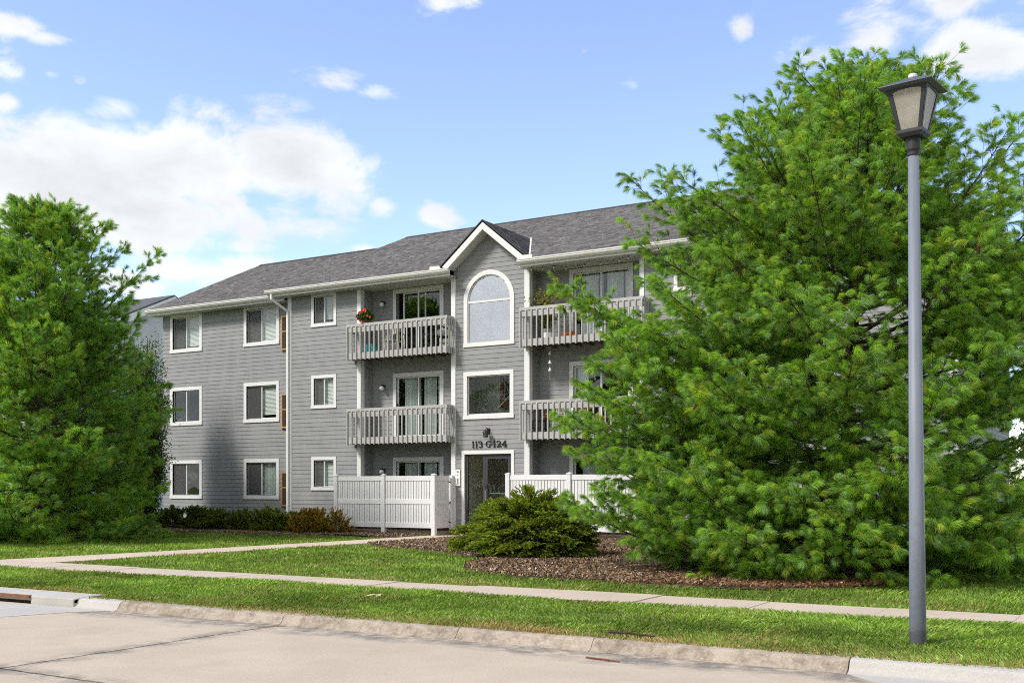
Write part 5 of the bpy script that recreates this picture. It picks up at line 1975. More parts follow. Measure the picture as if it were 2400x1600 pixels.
# the pines on the left
PL = prof_of([(0.2, 3.2), (1.2, 3.9), (3.0, 3.9), (5.0, 3.9), (6.2, 3.4), (7.2, 2.6), (8.2, 1.5), (9.0, 0.8), (9.7, 0.3)])
DARK = palette([(0.215, 0.420, 0.046), (0.270, 0.490, 0.058), (0.155, 0.335, 0.052), (0.225, 0.410, 0.120), (0.335, 0.470, 0.058)], 0.24)
pine('pine_tree', 'tall ragged pine at the picture edge, nearer of the two on the lawn', (-9.7, -8.5, 0.2), 9.3, PL, 202, 0.48, (6, 7), 0.27, 0.13, PINE_SPRIGS_FAR, size=1.15, rag=0.5, z_low=0.2, e_lo=-2, e_hi=62, pal=DARK)
PL2 = prof_of([(0.3, 3.0), (1.4, 3.4), (3.0, 3.2), (5.0, 2.4), (6.6, 1.2), (7.6, 0.4)])
pine('pine_tree', 'shorter pine overlapping the wing windows behind the ragged pine', (-13.2, -5.0, 0.2), 7.3, PL2, 303, 0.48, (6, 7), 0.27, 0.13, PINE_SPRIGS_FAR, size=1.15, rag=0.55, z_low=0.2, e_lo=-4, e_hi=60, pal=DARK)


def leafy(name, label, cat, base, pts_fn, n_stem, seed, leaf, per, pal, twig=0.012, spread=0.5, upright=0.6, flat=0.0, mode='leaf', group=None, nl=0.05, nw=0.004, taper=3):
    """shrub or small tree: stems reach points on an outline; leaves or short needles sit along the outer part"""
    r = np.random.default_rng(seed)
    t = thing(name, label, cat, base, group=group)
    b = np.array(base, float)
    tw = Twigs()
    P_, D_ = [], []
    for i in range(n_stem):
        e = np.array(pts_fn(r))
        s = np.linspace(0, 1, 6)
        st = b + np.array((r.normal(0, 0.06), r.normal(0, 0.06), 0))
        mid = st + (b + e - st) * 0.5 + np.array((0, 0, upright * 0.35 * np.linalg.norm(e)))
        P = np.outer((1 - s) ** 2, st) + np.outer(2 * s * (1 - s), mid) + np.outer(s ** 2, b + e)
        tw.add(P, twig * (1 - s * 0.75), taper)
        d = norm(np.gradient(P, axis=0))
        for q in range(per):
            sq_ = 1.0 - (r.uniform(0, 1) ** 1.3) * 0.72
            p = np.array([np.interp(sq_, s, P[:, k]) for k in range(3)])
            dd = d[min(5, int(sq_ * 5.99))]
            off = r.normal(0, 1, 3)
            off[2] *= (1 - flat)
            off = norm(off) * spread * r.uniform(0.15, 1.0) * (0.35 + 0.65 * np.linalg.norm(e) * (1.15 - sq_ * 0.6))
            tip = p + off * 0.5 + dd * 0.04
            tip[2] = max(tip[2], b[2] + 0.03)
            P_.append(tip)
            D_.append(norm(dd * 0.7 + norm(off) * 0.8 + np.array((0, 0, 0.15))))
    P_, D_ = np.array(P_), norm(np.array(D_))
    if True:
        m = leaf
        n = len(P_)
        c0 = P_[:, None, :] + r.normal(0, 1, (n, m, 3)) * nl * 1.3
        dr = norm(D_[:, None, :] + r.normal(0, 0.8, (n, m, 3)))
        sd = norm(np.cross(dr, r.normal(0, 1, (n, m, 3))))
        ln = nl * r.uniform(0.6, 1.2, (n, m, 1))
        wd = nw * r.uniform(0.7, 1.2, (n, m, 1))
        V = np.stack([c0, c0 + dr * ln * 0.5 + sd * wd, c0 + dr * ln, c0 + dr * ln * 0.5 - sd * wd], 2).reshape(-1, 3)
        V[:, 2] = np.maximum(V[:, 2], b[2] + 0.01)
        F = np.arange(len(V)).reshape(-1, 4)
        c = pal(n * m, r)
        C = np.concatenate([np.repeat(c, 4, 0), np.ones((len(c) * 4, 1))], 1)
        me = np_mesh('foliage', V, F, C, M['leaf'], quads=True)
    obj('stems' if cat != 'tree' else 'trunk', tw.mesh('stems', M['bark']), None, t)
    obj('foliage' if cat != 'tree' else 'crown', me, None, t, kind='stuff')
    return t


def dome(rx, ry, h, lo=0.10, jag=0.12):
    def f(r):
        a = r.uniform(0, 2 * math.pi)
        c = r.uniform(0, 1) ** 0.7
        el = math.asin(c)
        k = r.uniform(0.82, 1.0 + jag)
        return (rx * math.cos(el) * math.cos(a) * k, ry * math.cos(el) * math.sin(a) * k, max(lo, h * math.sin(el) * k))
    return f


def mound(name, label, base, rx, ry, h, n_lump, per, lump, seed, pal, droop=0.25, size=1.0, group=None, upright=0.0, sprigs=YEW_SPRIGS):
    """dense evergreen shrub: flat leafy sprays laid over a dome, with real stems inside"""
    r = np.random.default_rng(seed)
    t = thing(name, label, 'shrub', base, group=group)
    b = np.array(base, float)
    tw = Twigs()
    PT, DT, CT = [], [], []
    for i in range(n_lump):
        a = r.uniform(0, 2 * math.pi)
        ce = r.uniform(0.0, 1.0) ** 0.85
        el = math.asin(ce)
        k = r.uniform(0.80, 1.12)
        e = np.array((rx * math.cos(el) * math.cos(a) * k, ry * math.cos(el) * math.sin(a) * k, max(0.10, h * math.sin(el) * k)))
        out = norm(np.array((math.cos(a) * math.cos(el), math.sin(a) * math.cos(el), 0.12 + upright + 0.30 * math.sin(el) - droop * math.cos(el))))
        # stem
        s = np.linspace(0, 1, 5)
        st = b + np.array((r.normal(0, 0.07), r.normal(0, 0.07), 0))
        mid = b + e * np.array((0.45, 0.45, 0.75))
        Pp = np.outer((1 - s) ** 2, st) + np.outer(2 * s * (1 - s), mid) + np.outer(s ** 2, b + e)
        tw.add(Pp, 0.013 * (1 - s * 0.75), 4)
        side = norm(np.cross(out, (0.0, 0.0, 1.0)))
        up = np.cross(side, out)
        n = per
        u = r.uniform(-0.9, 0.75, n); w = r.normal(0, 0.58, n) * (1.0 - 0.3 * u); v = r.normal(0, 0.20, n)
        p = b + e + out * (u * lump)[:, None] + side * (w * lump)[:, None] + up * (v * lump * 0.6)[:, None]
        p[:, 2] -= np.maximum(u, 0) ** 2 * lump * droop * 0.6
        d = norm(out * (0.8 + 0.3 * u)[:, None] + side * (w * 1.1)[:, None] + up * (0.12 + r.normal(0, 0.25, n))[:, None])
        PT.append(p); DT.append(d)
        CT.append(pal(n, r) * r.uniform(0.85, 1.18))
    PT, DT, CT = np.concatenate(PT), np.concatenate(DT), np.concatenate(CT)
    PT[:, 2] = np.maximum(PT[:, 2], b[2] + 0.05)
    obj('stems', tw.mesh('stems', M['bark']), None, t, kind='stuff')
    scatter('foliage', t, PT, DT, r.uniform(0.8, 1.25, len(PT)) * size, CT, sprigs, r)
    return t


YEW = palette([(0.230, 0.345, 0.030), (0.310, 0.425, 0.036), (0.160, 0.250, 0.028), (0.410, 0.490, 0.048), (0.230, 0.240, 0.034)], 0.25)
mound('evergreen_shrub', 'wide spreading evergreen shrub with ragged olive tips before the entrance door', (4.65, -6.4, 0.22), 1.45, 1.3, 1.02, 190, 64, 0.27, 401, YEW, 0.35)
mound('evergreen_shrub', 'taller dark-based spreading evergreen shrub on the mulch next to the pine', (6.05, -7.9, 0.24), 1.25, 1.15, 1.22, 180, 64, 0.26, 402, YEW, 0.3)
HED = palette([(0.140, 0.205, 0.026), (0.190, 0.255, 0.030), (0.105, 0.160, 0.026), (0.260, 0.300, 0.036)], 0.18)
hl = ('at the far end of the hedge, half under the pine', 'second in the hedge under the wing windows, counted from the pine', 'third in the hedge under the wing windows, counted from the pine', 'in the hedge below the window next to the corner board', 'in the hedge before the white corner board', 'last in the hedge, behind the golden shrub')
for i, x in enumerate((-12.4, -11.2, -10.05, -8.95, -7.85, -6.75)):
    mound('hedge_shrub', 'dark clipped shrub ' + hl[i], (x, -1.35 + 0.08 * math.sin(i * 2.2), 0.22), 0.66, 0.5, 0.70 + 0.06 * math.sin(i * 1.7), 42, 34, 0.20, 500 + i, HED, 0.0, 1.25, 'hedge along the wing wall', 0.7)
GOLD = palette([(0.46, 0.34, 0.028), (0.36, 0.30, 0.032), (0.54, 0.37, 0.045), (0.22, 0.22, 0.030), (0.34, 0.18, 0.04)], 0.2)
mound('golden_shrub', 'golden yellow upright shrub by the fence corner', (-5.6, -1.75, 0.22), 0.72, 0.55, 0.72, 60, 30, 0.22, 520, GOLD, -0.2, 1.2, None, 0.9)
mound('golden_shrub', 'sparse olive shrub with bare twigs against the fence post', (-4.75, -1.55, 0.22), 0.48, 0.42, 0.70, 34, 12, 0.20, 521, GOLD, -0.2, 1.1, None, 1.0)
BRO = palette([(0.055, 0.115, 0.020), (0.075, 0.150, 0.026), (0.040, 0.085, 0.016), (0.13, 0.14, 0.022), (0.17, 0.10, 0.03)], 0.2, [0.33, 0.3, 0.2, 0.1, 0.07])


def crown_pts(rx, ry, z0, z1):
    def f(r):
        v = norm(r.normal(0, 1, 3)) * r.uniform(0.6, 1.0)
        return (rx * v[0], ry * v[1], (z0 + z1) / 2 + (z1 - z0) / 2 * v[2])
    return f


leafy('broadleaf_tree', 'glossy broadleaf tree with yellowing tips against the wing windows', 'tree', (-13.55, -1.5, 0.2), crown_pts(0.85, 0.85, 0.4, 7.2), 190, 601, 9, 26, BRO, 0.03, 0.35, 0.3, 0.0, 'leaf', nl=0.075, nw=0.026, taper=5)
leafy('broadleaf_tree', 'dark leafy tree at the far right edge behind the pine', 'tree', (15.6, 2.2, 0.2), crown_pts(1.2, 1.2, 0.5, 4.6), 120, 602, 8, 22, BRO, 0.025, 0.35, 0.3, 0.0, 'leaf', nl=0.08, nw=0.03, taper=5)

# woodland across the street, seen only mirrored in the upper windows
def far_wood():
    r = np.random.default_rng(77)
    V, C = [], []
    for i in range(60):
        cx_, cy_ = r.uniform(-110, 90), r.uniform(-125, -88)
        hh = r.uniform(9, 17)
        rw = r.uniform(3, 5.5)
        n = 420
        v = norm(r.normal(0, 1, (n, 3))) * r.uniform(0.55, 1.0, (n, 1)) ** 0.4
        c = np.array((cx_, cy_, hh * 0.55)) + v * np.array((rw, rw, hh * 0.47))
        d1 = norm(r.normal(0, 1, (n, 3))) * r.uniform(0.4, 0.9, (n, 1))
        d2 = norm(np.cross(d1, r.normal(0, 1, (n, 3)))) * r.uniform(0.3, 0.7, (n, 1))
        V.append(np.stack([c - d1, c - d2, c + d1, c + d2], 1).reshape(-1, 3))
        k = np.array((0.045, 0.085, 0.022)) * r.uniform(0.6, 1.3, (n, 1))
        C.append(np.repeat(np.concatenate([k, np.ones((n, 1))], 1), 4, 0))
    V = np.concatenate(V); C = np.concatenate(C)
    o = obj('far_wood', np_mesh('far_wood', V, np.arange(len(V)).reshape(-1, 4), C, M['leaf'], quads=True), None, kind='stuff')
    tag(o, 'distant belt of trees across the street, mirrored in the windows', 'trees')


far_wood()


# ------------------------------------------------------------------ the lamp post
LX, LY = 15.49, -17.0
LZ = tz(LY)
lp = thing('street_lamp', 'grey tapered lamp post with a four-sided black lantern on the verge', 'street lamp', (LX, LY, LZ))
M['pole'] = pm('galvanised_grey_pole', (0.170, 0.190, 0.230), 0.5, 0.12, 2.5, 0.0008, 120, 0.4, c2=(0.14, 0.15, 0.17, 1), c2lo=0.56, c2hi=0.72, c2scale=3.0, streak=(6, 6, 0.5))


def add_foot_dirt(m, z0):
    """mower scuffs and splashed soil on the lowest part of the pole"""
    t = m.node_tree
    L = t.links.new
    p = t.nodes['Principled BSDF']
    src = p.inputs['Base Color'].links[0].from_socket
    geo = nn(t, 'ShaderNodeNewGeometry')
    sp = nn(t, 'ShaderNodeSeparateXYZ')
    L(geo.outputs['Position'], sp.inputs[0])
    nz = nn(t, 'ShaderNodeTexNoise', ins={'Scale': 14.0, 'Detail': 7.0, 'Roughness': 0.7})
    L(geo.outputs['Position'], nz.inputs['Vector'])
    hgt = mth(t, 'SUBTRACT', sp.outputs[2], mth(t, 'MULTIPLY', nz.outputs['Fac'], 0.28))
    r1 = nn(t, 'ShaderNodeMapRange', ins={'From Min': z0 - 0.02, 'From Max': z0 + 0.10, 'To Min': 0.85, 'To Max': 0.0})
    L(hgt, r1.inputs['Value'])
    hg2 = mth(t, 'SUBTRACT', sp.outputs[2], mth(t, 'MULTIPLY', nz.outputs['Fac'], 1.6))
    r2 = nn(t, 'ShaderNodeMapRange', ins={'From Min': z0 - 0.6, 'From Max': z0 + 0.5, 'To Min': 0.45, 'To Max': 0.0})
    L(hg2, r2.inputs['Value'])
    mx = nn(t, 'ShaderNodeMix', data_type='RGBA')
    L(mth(t, 'MAXIMUM', r1.outputs[0], r2.outputs[0]), mx.inputs['Factor'])
    L(src, mx.inputs[6])
    mx.inputs[7].default_value = (0.055, 0.055, 0.06, 1)
    L(mx.outputs[2], p.inputs['Base Color'])


add_foot_dirt(M['pole'], LZ)
M['lantern'] = pm('charcoal_lantern_paint', (0.022, 0.023, 0.026), 0.55, 0.15, 12.0, 0.0006, 160, 0.4)
M['lantern_top'] = pm('weathered_lantern_lid', (0.075, 0.085, 0.10), 0.5, 0.2, 10.0, 0.0006, 160, 0.4)


def frosted(name):
    m, t, p = base_mat(name)
    L = t.links.new
    geo = nn(t, 'ShaderNodeNewGeometry')
    nz = nn(t, 'ShaderNodeTexNoise', ins={'Scale': 160.0, 'Detail': 3.0})
    n2 = nn(t, 'ShaderNodeTexNoise', ins={'Scale': 9.0, 'Detail': 4.0})
    L(geo.outputs['Position'], nz.inputs['Vector'])
    L(geo.outputs['Position'], n2.inputs['Vector'])
    cr = nn(t, 'ShaderNodeValToRGB')
    cr.color_ramp.elements[0].position = 0.3; cr.color_ramp.elements[0].color = (0.55, 0.50, 0.41, 1)
    cr.color_ramp.elements[1].position = 0.7; cr.color_ramp.elements[1].color = (0.80, 0.76, 0.68, 1)
    L(mth(t, 'ADD', mth(t, 'MULTIPLY', nz.outputs['Fac'], 0.5), mth(t, 'MULTIPLY', n2.outputs['Fac'], 0.5)), cr.inputs[0])
    L(cr.outputs[0], p.inputs['Base Color'])
    p.inputs['Roughness'].default_value = 0.35
    tr = nn(t, 'ShaderNodeBsdfTranslucent')
    L(cr.outputs[0], tr.inputs['Color'])
    mx = nn(t, 'ShaderNodeMixShader', ins={'Fac': 0.6})
    L(p.outputs[0], mx.inputs[1]); L(tr.outputs[0], mx.inputs[2])
    L(mx.outputs[0], t.nodes['Material Output'].inputs['Surface'])
    return m


M['frosted'] = frosted('frosted_lantern_glass')
HB = 4.955            # bottom of the lantern above the verge
ht = LZ + HB
obj('pole', MB().lathe([(0.080, -0.2), (0.080, 0.02), (0.0775, 0.6), (0.050, HB - 0.02)], (LX, LY, LZ), 28), M['pole'], lp, smooth=False)
for p_ in lp.children:
    p_.data.polygons.foreach_set('use_smooth', [True] * len(p_.data.polygons))
obj('collar', MB().lathe([(0.054, -0.18), (0.060, -0.175), (0.060, -0.15), (0.055, -0.145), (0.060, -0.13), (0.066, -0.12), (0.066, 0.0)], (LX, LY, ht), 24), M['lantern'], lp, smooth=False)
ANG = R(-8)


def ring4(a, z):
    return [(LX - a, LY - a, z), (LX + a, LY - a, z), (LX + a, LY + a, z), (LX - a, LY + a, z)]


def rotz(vs):
    c, s = math.cos(ANG), math.sin(ANG)
    return [(LX + (x - LX) * c - (y - LY) * s, LY + (x - LX) * s + (y - LY) * c, z) for x, y, z in vs]


zb_, zt_ = ht + 0.06, ht + 0.455
ab, at_ = 0.112, 0.190
mb = MB()
mb.add(rotz(ring4(0.10, ht - 0.005) + ring4(ab + 0.012, ht + 0.03) + ring4(ab + 0.012, zb_)), [(0, 3, 2, 1), (8, 9, 10, 11)] + [(r_ * 4 + i, r_ * 4 + (i + 1) % 4, r_ * 4 + 4 + (i + 1) % 4, r_ * 4 + 4 + i) for r_ in range(2) for i in range(4)])
lan = obj('lantern_base', mb, M['lantern'], lp)
# corner bars and head rails
mb = MB()
bot, top = rotz(ring4(ab, zb_)), rotz(ring4(at_, zt_))
ct = Vector((LX, LY, 0))
for i in range(4):
    for nb_ in (1, 3):
        j = (i + nb_) % 4
        p0, p1 = Vector(bot[i]), Vector(top[i])
        q0, q1 = Vector(bot[j]), Vector(top[j])
        w0, w1 = 0.030 / (2 * ab), 0.042 / (2 * at_)
        e0, e1 = p0.lerp(q0, w0), p1.lerp(q1, w1)
        nrm_ = ((p1 - p0).cross(e0 - p0)).normalized()
        if nrm_.dot(Vector((p0.x - LX, p0.y - LY, 0))) < 0:
            nrm_ = -nrm_
        vs = [p0, e0, e1, p1]
        mb.add([tuple(v + nrm_ * 0.004) for v in vs] + [tuple(v - nrm_ * 0.012) for v in vs], [(0, 1, 2, 3), (4, 7, 6, 5), (0, 4, 5, 1), (1, 5, 6, 2), (2, 6, 7, 3), (3, 7, 4, 0)])
    # arched head of each pane: filled spandrels
    j = (i + 1) % 4
    A0, A1 = Vector(bot[i]), Vector(top[i])
    B0, B1 = Vector(bot[j]), Vector(top[j])
    n_ = ((A1 - A0).cross(B0 - A0)).normalized()
    if n_.dot(Vector(((A0.x + B0.x) / 2 - LX, (A0.y + B0.y) / 2 - LY, 0))) < 0:
        n_ = -n_
    K = 12
    for k in range(K):
        u0, u1 = k / K, (k + 1) / K
        cur = lambda u: 1.0 - 0.055 - 0.10 * (2 * abs(u - 0.5)) ** 3
        P = lambda u, v: (A0.lerp(A1, v)).lerp(B0.lerp(B1, v), u)
        vs = [P(u0, cur(u0)), P(u1, cur(u1)), P(u1, 1.0), P(u0, 1.0)]
        mb.add([tuple(v + n_ * 0.003) for v in vs] + [tuple(v - n_ * 0.01) for v in vs], [(0, 1, 2, 3), (4, 7, 6, 5), (0, 4, 5, 1), (2, 6, 7, 3)])
obj('lantern_frame', mb, M['lantern'], lp)
for i in range(4):
    j = (i + 1) % 4
    mb = MB().add([bot[i], bot[j], top[j], top[i]], [(0, 1, 2, 3)])
    mb.v = [((x - LX) * 0.975 + LX, (y - LY) * 0.975 + LY, z) for x, y, z in mb.v]
    obj('pane', mb, M['frosted'], lp)
mb = MB()
mb.add(rotz(ring4(0.21, zt_ - 0.005) + ring4(0.258, zt_ + 0.010) + ring4(0.258, zt_ + 0.018) + ring4(0.085, zt_ + 0.105) + ring4(0.05, zt_ + 0.125)),
       [(0, 3, 2, 1), (16, 17, 18, 19)] + [(r_ * 4 + i, r_ * 4 + (i + 1) % 4, r_ * 4 + 4 + (i + 1) % 4, r_ * 4 + 4 + i) for r_ in range(4) for i in range(4)])
obj('lantern_lid', mb, M['lantern_top'], lp, bevel=0.004)
obj('photocell', MB().lathe([(0.04, 0.0), (0.043, 0.01), (0.043, 0.035), (0.035, 0.042)], (LX, LY, zt_ + 0.125), 14), M['white_plastic'], lp)
obj('bulb', MB().ball((LX, LY, ht + 0.16), 0.06, 12, 8, 1.2), M['globe'], lp, smooth=True)
obj('socket', MB().lathe([(0.03, 0), (0.03, 0.08)], (LX, LY, ht + 0.05), 10), M['dark_metal'], lp)

# the post has settled a little out of plumb
for c_ in lp.children:
    for v_ in c_.data.vertices:
        k_ = -0.009 * (v_.co.z - LZ)
        v_.co.x += 0.86 * k_
        v_.co.y += 0.51 * k_

# ------------------------------------------------------------------ things on the balconies
FL3, FL2 = 6.025, 3.275             # balcony floors
# red flower basket on the cap rail
fb = thing('flower_pot', 'red flowering plant in a pot on the top balcony rail', 'potted plant', (-4.55, -0.30, 7.0))
obj('pot', MB().lathe([(0.08, 0.0), (0.12, 0.12), (0.125, 0.14)], (-4.55, -0.28, 6.98), 14), pm('terracotta_pot', (0.22, 0.13, 0.09), 0.8, 0.1), fb)
r = np.random.default_rng(61)
n = 520
v = norm(r.normal(0, 1, (n, 3))) * r.uniform(0.3, 1.0, (n, 1)) ** 0.5
c0 = np.array((-4.55, -0.30, 7.24)) + v * np.array((0.34, 0.22, 0.20))
d1 = norm(r.normal(0, 1, (n, 3))) * 0.05
d2 = norm(np.cross(d1, r.normal(0, 1, (n, 3)))) * 0.026
Vf = np.stack([c0 - d1, c0 - d2, c0 + d1, c0 + d2], 1).reshape(-1, 3)
cc = np.array((0.045, 0.10, 0.015)) * r.uniform(0.5, 1.5, (n, 1))
obj('foliage', np_mesh('foliage', Vf, np.arange(n * 4).reshape(-1, 4), np.repeat(np.concatenate([cc, np.ones((n, 1))], 1), 4, 0), M['leaf'], quads=True), None, fb, kind='stuff')
M['petal'] = pm('red_petals', (0.75, 0.045, 0.025), 0.6, 0.15, 20.0)
for (dx, dy, dz_) in ((-0.02, -0.2, 0.42), (0.02, -0.18, 0.45), (-0.18, -0.2, 0.35), (-0.10, -0.21, 0.40), (0.12, -0.2, 0.24), (0.22, -0.18, 0.20), (-0.36, -0.1, 0.24), (-0.12, -0.22, 0.26), (-0.1, -0.24, 0.06), (0.05, -0.19, 0.40), (-0.03, -0.21, 0.44)):
    mb = MB()
    for k in range(6):
        a = k * math.pi / 3
        c = Vector((-4.50 + dx, -0.34 + dy * 0.5, 6.98 + dz_))
        e = Vector((math.cos(a), 0.25 * math.sin(2 * a), math.sin(a))) * 0.045
        f = Vector((-math.sin(a), 0, math.cos(a))) * 0.022
        mb.add([tuple(c), tuple(c + e * .6 + f), tuple(c + e + Vector((0, -0.01, 0))), tuple(c + e * .6 - f)], [(0, 1, 2, 3)])
    obj('blossom', mb, M['petal'], fb)

M['teal'] = pm('teal_glaze', (0.02, 0.25, 0.27), 0.4, 0.1, 6.0, 0, 60, 0.5)
for i, x in enumerate((-4.62, -4.36)):
    p = thing('planter', ('teal planter nearest the post on the top balcony', 'teal planter with dry stems beside the wicker chair')[i], 'planter', (x, -0.10, FL3), group='teal planters on the top balcony')
    obj('pot', MB().lathe([(0.09, 0.0), (0.115, 0.28), (0.12, 0.32), (0.105, 0.32), (0.10, 0.30)], (x, -0.10, FL3), 16), M['teal'], p)
    if i == 1:
        mb = MB()
        for k in range(9):
            mb.tube([(x, -0.10, FL3 + 0.3), (x + rc.uniform(-0.1, 0.1), -0.1 + rc.uniform(-.08, .08), FL3 + rc.uniform(0.7, 0.95))], 0.008, 4)
        obj('stems', mb, pm('dry_stems', (0.25, 0.17, 0.08), 0.9, 0.2, 20.0), p)

M['wicker'] = pm('pale_wicker', (0.46, 0.42, 0.35), 0.8, 0.25, 40.0)
M['cushion'] = pm('teal_cushion', (0.02, 0.28, 0.30), 0.9, 0.1, 6.0)


def wicker_chair(name, label, x, y, z, rz, mat, cush, group=None):
    t = thing(name, label, 'chair', (x, y, z), rz, group=group)
    for sx_ in (-1, 1):
        obj('leg', MB().tube([(sx_ * 0.26, -0.24, 0.0), (sx_ * 0.23, -0.22, 0.40)], 0.018, 6), mat, t, world=False)
        obj('leg', MB().tube([(sx_ * 0.25, 0.26, 0.0), (sx_ * 0.22, 0.22, 0.40)], 0.018, 6), mat, t, world=False)
        obj('armrest', MB().tube([(sx_ * 0.25, -0.24, 0.40), (sx_ * 0.28, -0.25, 0.62), (sx_ * 0.28, 0.05, 0.66), (sx_ * 0.25, 0.25, 0.80)], 0.02, 6), mat, t, world=False)
    mb = MB()
    for i in range(9):
        mb.tube([(-0.24 + i * 0.06, -0.25, 0.40), (-0.24 + i * 0.06, 0.24, 0.39)], 0.012, 4)
    mb.tube([(-0.25, -0.25, 0.40), (0.25, -0.25, 0.40)], 0.02, 6).tube([(-0.25, 0.24, 0.40), (0.25, 0.24, 0.40)], 0.02, 6)
    obj('seat', mb, mat, t, world=False)
    mb = MB()
    mb.tube([(-0.24, 0.24, 0.40), (-0.27, 0.30, 0.75), (-0.18, 0.35, 0.95), (0, 0.36, 1.0), (0.18, 0.35, 0.95), (0.27, 0.30, 0.75), (0.24, 0.24, 0.40)], 0.022, 6)
    for i in range(9):
        xx = -0.2 + i * 0.05
        mb.tube([(xx, 0.245, 0.40), (xx * 1.05, 0.33, 0.93 - abs(xx) * 0.3)], 0.010, 4)
    for zz_ in (0.55, 0.7, 0.84):
        mb.tube([(-0.25, 0.27 + (zz_ - .5) * .13, zz_), (0.25, 0.27 + (zz_ - .5) * .13, zz_)], 0.010, 4)
    obj('backrest', mb, mat, t, world=False)
    mb = MB().tube([(-0.25, -0.23, 0.18), (0.25, -0.23, 0.18)], 0.012, 5).tube([(-0.24, -0.22, 0.2), (0.24, 0.24, 0.2)], 0.010, 4).tube([(0.24, -0.22, 0.2), (-0.24, 0.24, 0.2)], 0.010, 4)
    obj('stretcher', mb, mat, t, world=False)
    if cush:
        obj('cushion', MB().ball((-0.12, 0.12, 0.52), 0.14, 12, 8, 0.8), cush, t, smooth=True, world=False)
    return t


wicker_chair('wicker_chair', 'pale wicker chair with a teal cushion on the top balcony', -3.72, 0.12, FL3, R(200), M['wicker'], M['cushion'])
wicker_chair('metal_chair', 'black and white patio chair at the top balcony corner', -1.72, 0.16, FL3, R(100), M['dark_metal'], M['white_plastic'])
ft = thing('folding_table', 'small black folding table beside the patio chair on the top balcony', 'table', (-2.28, 0.05, FL3))
obj('table_top', MB().box(-2.50, -2.06, -0.12, 0.22, FL3 + 0.50, FL3 + 0.53), M['dark_metal'], ft)
for y in (-0.1, 0.2):
    obj('leg', MB().tube([(-2.48, y, FL3), (-2.08, y, FL3 + 0.50)], 0.012, 5), M['dark_metal'], ft)
    obj('leg', MB().tube([(-2.08, y + .02, FL3), (-2.48, y + .02, FL3 + 0.50)], 0.012, 5), M['dark_metal'], ft)

# right-hand top balcony
pp = thing('potted_plant', 'leggy yellow-green plant in a grey pot on the top balcony by the pine', 'potted plant', (2.05, 0.0, FL3))
obj('pot', MB().lathe([(0.12, 0.0), (0.17, 0.30), (0.175, 0.34)], (2.05, 0.0, FL3), 18), M['grey_plastic'], pp)
obj('pot_liner', MB().lathe([(0.155, 0.0), (0.158, 0.2)], (2.05, 0.0, FL3 + 0.03), 18), M['white_plastic'], pp)
n = 700
hh = r.uniform(0, 1, n)
c0 = np.stack([2.0 + r.normal(0, 0.26, n) * (0.25 + hh), 0.0 + r.normal(0, 0.16, n) * (0.3 + hh), FL3 + 0.34 + 1.15 * hh], 1)
d1 = norm(r.normal(0, 1, (n, 3))) * 0.055
d2 = norm(np.cross(d1, r.normal(0, 1, (n, 3)))) * 0.024
cc = np.where(r.uniform(0, 1, (n, 1)) < 0.6, np.array((0.14, 0.17, 0.02)), np.array((0.30, 0.27, 0.04))) * r.uniform(0.6, 1.3, (n, 1))
obj('foliage', np_mesh('foliage', np.stack([c0 - d1, c0 - d2, c0 + d1, c0 + d2], 1).reshape(-1, 3), np.arange(n * 4).reshape(-1, 4), np.repeat(np.concatenate([cc, np.ones((n, 1))], 1), 4, 0), M['leaf'], quads=True), None, pp, kind='stuff')
mb = MB()
for k in range(14):
    mb.tube([(2.05, 0, FL3 + 0.3), (2.0 + rc.uniform(-0.2, 0.2), rc.uniform(-.12, .12), FL3 + 0.8), (2.0 + rc.uniform(-0.4, 0.4), rc.uniform(-.2, .2), FL3 + rc.uniform(1.0, 1.5))], 0.006, 4)
obj('stems', mb, M['twig'], pp)
ob = thing('basin', 'shallow orange bowl on the floor of the top balcony by the pine', 'bowl', (2.75, 0.0, FL3))
obj('bowl', MB().lathe([(0.10, 0.0), (0.20, 0.10), (0.24, 0.20), (0.22, 0.20), (0.15, 0.09)], (2.75, 0.0, FL3), 18), pm('orange_clay', (0.50, 0.14, 0.04), 0.7, 0.15), ob)
# string lights under the top eave
sl = thing('string_lights', 'string of small clear bulbs under the eave of the top balcony', 'string lights', (1.5, -0.3, 8.17))
pts = [(1.62, -0.28), (1.98, -0.25), (2.33, -0.20), (2.62, 0.02), (2.95, 0.1), (3.25, -0.05), (3.5, -0.25), (3.8, -0.08), (4.15, 0.0), (4.45, -0.2), (4.75, -0.28)]
P = [(x, y, 8.175 - 0.02 * (i % 2)) for i, (x, y) in enumerate(pts)]
obj('wire', MB().tube(P, 0.004, 4), M['dark_metal'], sl)
for (x, y, z) in P:
    b_ = obj('bulb', MB().ball((x, y, z - 0.055), 0.022, 8, 6, 1.3), M['white_plastic'], sl)
    obj('bulb_socket', MB().lathe([(0.015, 0), (0.015, 0.04)], (x, y, z - 0.032), 8), M['dark_metal'], b_)

# right-hand middle balcony: bell chime, yellow bistro set, dark chair with an orange cushion
wc = thing('bell_chime', 'string of white bells hanging over the middle balcony', 'wind chime', (2.12, -0.05, 5.75))
obj('cord', MB().tube([(2.12, -0.05, 5.84), (2.12, -0.05, 4.85)], 0.006, 5), M['wicker'], wc)
for z in (5.62, 5.36, 5.14):
    obj('bell', MB().lathe([(0.012, 0.10), (0.030, 0.07), (0.042, 0.02), (0.055, 0.0)], (2.12, -0.05, z - 0.02), 12), M['white_plastic'], wc)
M['yellow'] = pm('yellow_enamel', (0.62, 0.40, 0.015), 0.5, 0.1, 8.0)


